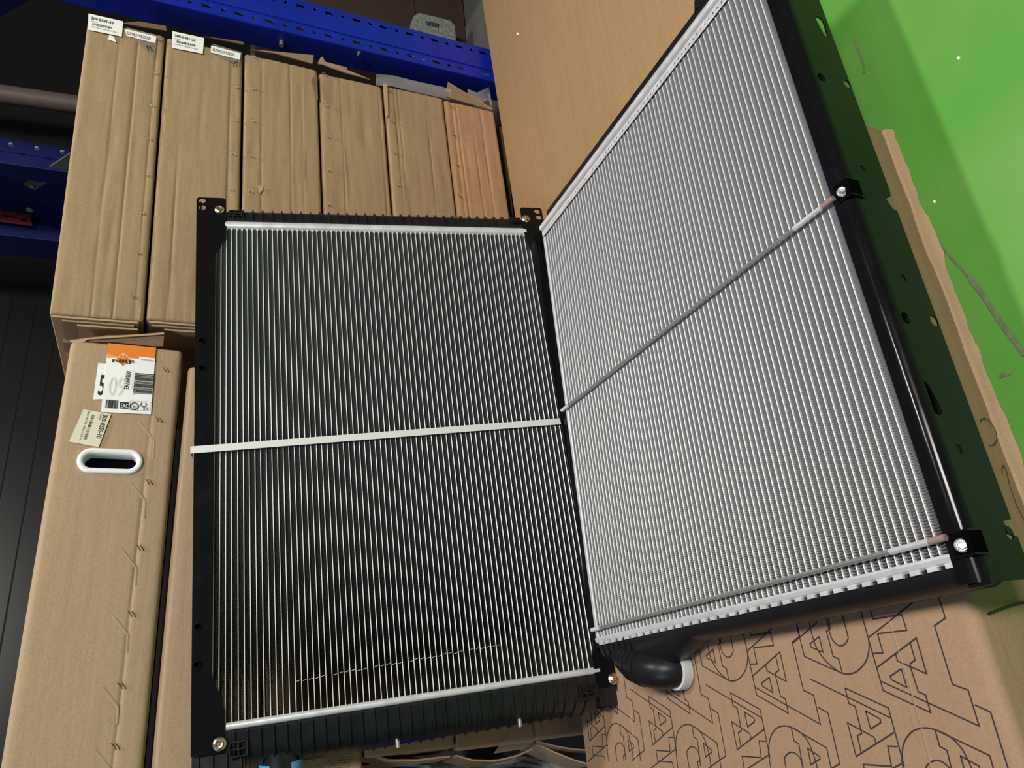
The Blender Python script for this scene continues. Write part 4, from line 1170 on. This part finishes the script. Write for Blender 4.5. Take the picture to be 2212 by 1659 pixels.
oc = empty('carton', 'carton printed with large black outline letters, under the lying radiator outlet', 'carton', (0.1, 0.6, 0))
ZP = 0.1905
mb = MB(); zt = ZP
xs = [-0.75 + k * 0.0075 for k in range(213)]
def torn(x): return 0.0030 * noise.noise(Vector((x * 30, 2.0, 0))) + 0.009 * max(0, noise.noise(Vector((x * 9, 9.0, 0)))) + 0.0015 * noise.noise(Vector((x * 90, 5.0, 0)))
x1 = 0.835
xs = [x for x in xs if x < x1] + [x1]
rows = []
for x in xs:
    wv = 0.002 * noise.noise(Vector((x * 9, 0, 3)))
    def zw(y): return 0.0006 * noise.noise(Vector((x * 8, y * 8, 1)))
    rows.append([(x, 1.590, 0.001), (x, 0.614 + wv, 0.001), (x, 0.606 + wv, 0.006), (x, 0.602 + wv, 0.02), (x, 0.600 + wv * 0.5, 0.10), (x, 0.601, zt - 0.014), (x, 0.6035, zt - 0.006), (x, 0.609 + wv * 0.4, zt - 0.0015), (x, 0.618, zt), (x, 1.586, zt), (x, 1.590, zt - 0.004)])
mb.rings(rows)
mb.build('body', M['card_print'], oc, smooth=35)
mb = MB(); rows = []
for x in xs:
    t = torn(x)
    rows.append([(x, 0.606, 0.0008), (x, 0.606, 0.016 + t), (x, 0.5985, 0.014 + t), (x, 0.5960 - t * 0.6, 0.006), (x, 0.5935 - t * 1.1, 0.0008)])
mb.rings(rows)
mb.build('torn_lip', M['card_edge'], oc, smooth=20)
yo = 0.5985
for q in ([px(a, b, 1, yo) for a, b in ((2117, 911), (2120, 905), (2127, 903), (2136, 907), (2145, 918), (2152, 933), (2154, 947), (2150, 957), (2144, 962), (2136, 961))],
          [px(a, b, 1, yo) for a, b in ((2165, 1024), (2164, 1012), (2168, 1005), (2174, 1016), (2182, 1052), (2195, 1088), (2212, 1122))]):
    MB().ribbon(q, 0.0013, (0, -1, 0)).build('pen_mark', M['ink'], oc)
q = [px(2134 + k * 3.9, 1326 - 14 * math.sin(k / 20 * 1.4) - k * 0.55 + (1.2 if k % 2 else -1.2), 1, yo) for k in range(21)]
MB().ribbon(q, 0.003, (0, -1, 0)).build('pen_mark', M['ink'], oc)
ps = oc
def crease(pts, wdt=0.005, hgt=0.0007):
    mb = MB()
    q = [px(a, b, 2, ZP) for a, b in pts]
    for u, v in zip(q[:-1], q[1:]):
        t = (v - u).normalized(); s = Vector((0, 0, 1)).cross(t) * wdt / 2
        mb.add([u - s, v - s, v + Vector((0, 0, hgt)), u + Vector((0, 0, hgt)), u + s, v + s], [(0, 1, 2, 3), (3, 2, 5, 4)])
    return mb.build('crease', M['card_print'], ps)
crease([(1360, 1512), (1364, 1560), (1371, 1610), (1376, 1659)], 0.004, 0.0016)
crease([(1912, 1312), (1930, 1370), (1962, 1470), (1990, 1570), (2012, 1659)], 0.004, 0.0010)
crease([(1935, 1420), (1958, 1500), (1980, 1600)], 0.003, 0.0006)
PAT = [[(0.0784, 0.6396), (0.0496, 0.6391), (0.043, 0.6569), (-0.0244, 0.657), (-0.0319, 0.6393), (-0.0704, 0.6396), (-0.0147, 0.7583)], [(0.0767, 0.6696), (0.0403, 0.76)], [(0.0743, 0.7443), (0.0624, 0.7439), (0.062, 0.698), (0.0425, 0.6978), (0.0436, 0.7434), (0.0195, 0.7432), (0.0202, 0.7584)], [(0.0739, 0.7603), (0.0403, 0.76), (-0.0257, 0.7592), (-0.0543, 0.6982), (-0.0342, 0.6979), (-0.0301, 0.7069), (-0.0013, 0.7079), (0.0033, 0.7067), (0.0065, 0.6981), (0.0258, 0.698)], [(0.0028, 0.7583), (0.032, 0.6871), (-0.0103, 0.6877), (0.0077, 0.7243), (0.0156, 0.7243)], [(-0.0019, 0.7221), (-0.0094, 0.7421), (-0.0135, 0.7418), (-0.0241, 0.7217), (-0.0019, 0.7221)], [(0.0403, 0.76), (0.0386, 0.7602), (0.0361, 0.7604), (0.0333, 0.7609), (0.0304, 0.7617), (0.0275, 0.763), (0.0243, 0.7646), (0.0212, 0.7665), (0.0183, 0.7684), (0.0158, 0.7703), (0.0135, 0.7724), (0.0113, 0.7746), (0.0092, 0.7773), (0.007, 0.7805), (0.0048, 0.7842), (0.0028, 0.7879), (0.0012, 0.7916), (0.0, 0.7951), (-0.0008, 0.7985), (-0.0014, 0.8018), (-0.0017, 0.8052), (-0.0018, 0.8086), (-0.0017, 0.812), (-0.0013, 0.8154), (-0.0004, 0.8187), (0.0009, 0.8219), (0.0027, 0.8251), (0.0048, 0.8282), (0.0071, 0.8313), (0.0096, 0.8345), (0.0124, 0.8378), (0.0154, 0.841), (0.0186, 0.8439), (0.0221, 0.8467), (0.026, 0.8493), (0.03, 0.8517), (0.0339, 0.8536), (0.0377, 0.855), (0.0413, 0.8558), (0.0452, 0.8565), (0.0496, 0.8569), (0.0552, 0.8572), (0.0615, 0.8572), (0.0674, 0.8571), (0.0715, 0.857)], [(0.0731, 0.7934), (0.0679, 0.7932), (0.0604, 0.793), (0.0527, 0.7929), (0.0469, 0.793), (0.0439, 0.7934), (0.0424, 0.7941), (0.0416, 0.795), (0.0406, 0.7962), (0.0392, 0.7978), (0.0379, 0.7997), (0.0368, 0.8018), (0.036, 0.8038), (0.0355, 0.8058), (0.0352, 0.8079), (0.0353, 0.81), (0.0357, 0.812), (0.0365, 0.814), (0.0377, 0.816), (0.0392, 0.8178), (0.0409, 0.8194), (0.0427, 0.8207), (0.0446, 0.8218), (0.047, 0.8227), (0.0504, 0.8233), (0.0556, 0.8235), (0.062, 0.8234), (0.0682, 0.8232), (0.0725, 0.823)], [(0.0721, 0.82), (0.0599, 0.8204), (0.0572, 0.829), (0.0232, 0.8283), (0.0187, 0.8196), (0.0004, 0.8194)], [(0.0704, 0.8831), (0.0278, 0.8822), (0.0076, 0.8373), (-0.0004, 0.8187)], [(0.0514, 0.8449), (0.0436, 0.8656), (0.0389, 0.865), (0.03, 0.8449), (0.0514, 0.8449)], [(0.0713, 0.8412), (0.048, 0.8995)], [(-0.0034, 0.8814), (-0.0584, 0.7598)], [(-0.0192, 0.8213), (-0.0468, 0.7583), (-0.114, 0.7586)], [(-0.0192, 0.8213), (-0.0388, 0.8214), (-0.0427, 0.812), (-0.0762, 0.8125), (-0.0794, 0.8212), (-0.0987, 0.8215)], [(-0.0879, 0.7932), (-0.081, 0.7935), (-0.0628, 0.8324), (-0.1042, 0.832), (-0.0757, 0.76)], [(-0.0491, 0.7963), (-0.0593, 0.7761), (-0.0636, 0.7764), (-0.0712, 0.7958), (-0.0491, 0.7963)], [(-0.1141, 0.7603), (-0.1108, 0.7594), (-0.106, 0.7581), (-0.1008, 0.7565), (-0.0963, 0.7547), (-0.0927, 0.7527), (-0.0894, 0.7504), (-0.0863, 0.7479), (-0.0835, 0.745), (-0.0808, 0.7417), (-0.0782, 0.738), (-0.0759, 0.734), (-0.0741, 0.73), (-0.0728, 0.7257), (-0.072, 0.7213), (-0.0714, 0.7168), (-0.0712, 0.7128), (-0.0713, 0.709), (-0.0719, 0.7054), (-0.0725, 0.7023), (-0.0729, 0.7001)], [(-0.0921, 0.761), (-0.0915, 0.7757), (-0.1152, 0.7783), (-0.1137, 0.8235), (-0.1318, 0.8241), (-0.1327, 0.7784), (-0.1422, 0.7758)], [(-0.1119, 0.7622), (-0.1439, 0.8496)], [(-0.1068, 0.76), (-0.1419, 0.7628)], [(-0.141, 0.728), (-0.1366, 0.7281), (-0.1302, 0.7284), (-0.1235, 0.7285), (-0.1184, 0.728), (-0.1154, 0.727), (-0.1135, 0.7256), (-0.1122, 0.7237), (-0.1109, 0.7216), (-0.1095, 0.7189), (-0.1083, 0.7158), (-0.1074, 0.7126), (-0.107, 0.7096), (-0.1071, 0.7069), (-0.1077, 0.7044), (-0.1086, 0.702), (-0.1099, 0.6999), (-0.1113, 0.6979), (-0.113, 0.6961), (-0.1151, 0.6946), (-0.1181, 0.6936), (-0.1226, 0.6934), (-0.1284, 0.6938), (-0.1338, 0.6943), (-0.1376, 0.6947)], [(-0.0732, 0.699), (-0.0917, 0.6993), (-0.0959, 0.691), (-0.1287, 0.6931), (-0.1313, 0.7013), (-0.1404, 0.7015)], [(-0.0732, 0.699), (-0.0743, 0.696), (-0.076, 0.6917), (-0.078, 0.687), (-0.0802, 0.683), (-0.0828, 0.6797), (-0.0857, 0.6767), (-0.0888, 0.6741), (-0.0919, 0.6719), (-0.0949, 0.6703), (-0.0979, 0.6691), (-0.1012, 0.6682), (-0.1049, 0.6674), (-0.1094, 0.6665), (-0.1144, 0.6658), (-0.1195, 0.6652), (-0.1242, 0.6649), (-0.1287, 0.665), (-0.1331, 0.6655), (-0.1368, 0.666), (-0.1395, 0.6664)], [(-0.0732, 0.699), (-0.1009, 0.6382), (-0.1389, 0.6394)], [(-0.1017, 0.675), (-0.1121, 0.6553), (-0.1153, 0.6558), (-0.1228, 0.676), (-0.1017, 0.675)], [(-0.0483, 0.6362), (-0.0562, 0.6204), (-0.1205, 0.6212), (-0.1397, 0.6727)]]
TX, TY = 0.0068, 0.2430
mb = MB(); cnt = 0
for k in range(0, 5):
    for line in PAT:
        pts = [Vector((a + TX * k, b + TY * k, 0)) for a, b in line]
        dense = []
        for u, v in zip(pts[:-1], pts[1:]):
            n_ = max(1, int((v - u).length / 0.012))
            dense += [u.lerp(v, j / n_) for j in range(n_)]
        dense.append(pts[-1])
        run = []; cnt += 1
        zk = ZP + 0.0005 + 0.00002 * (cnt % 9)
        for p in dense + [None]:
            if p is not None and 0.616 < p.y < 1.58 and p.x < 0.10: run.append(Vector((p.x, p.y, zk)))
            else:
                if len(run) > 1: mb.ribbon(run, 0.0019, (0, 0, 1))
                run = []
mb.build('outline_letters', M['ink_print'], ps)
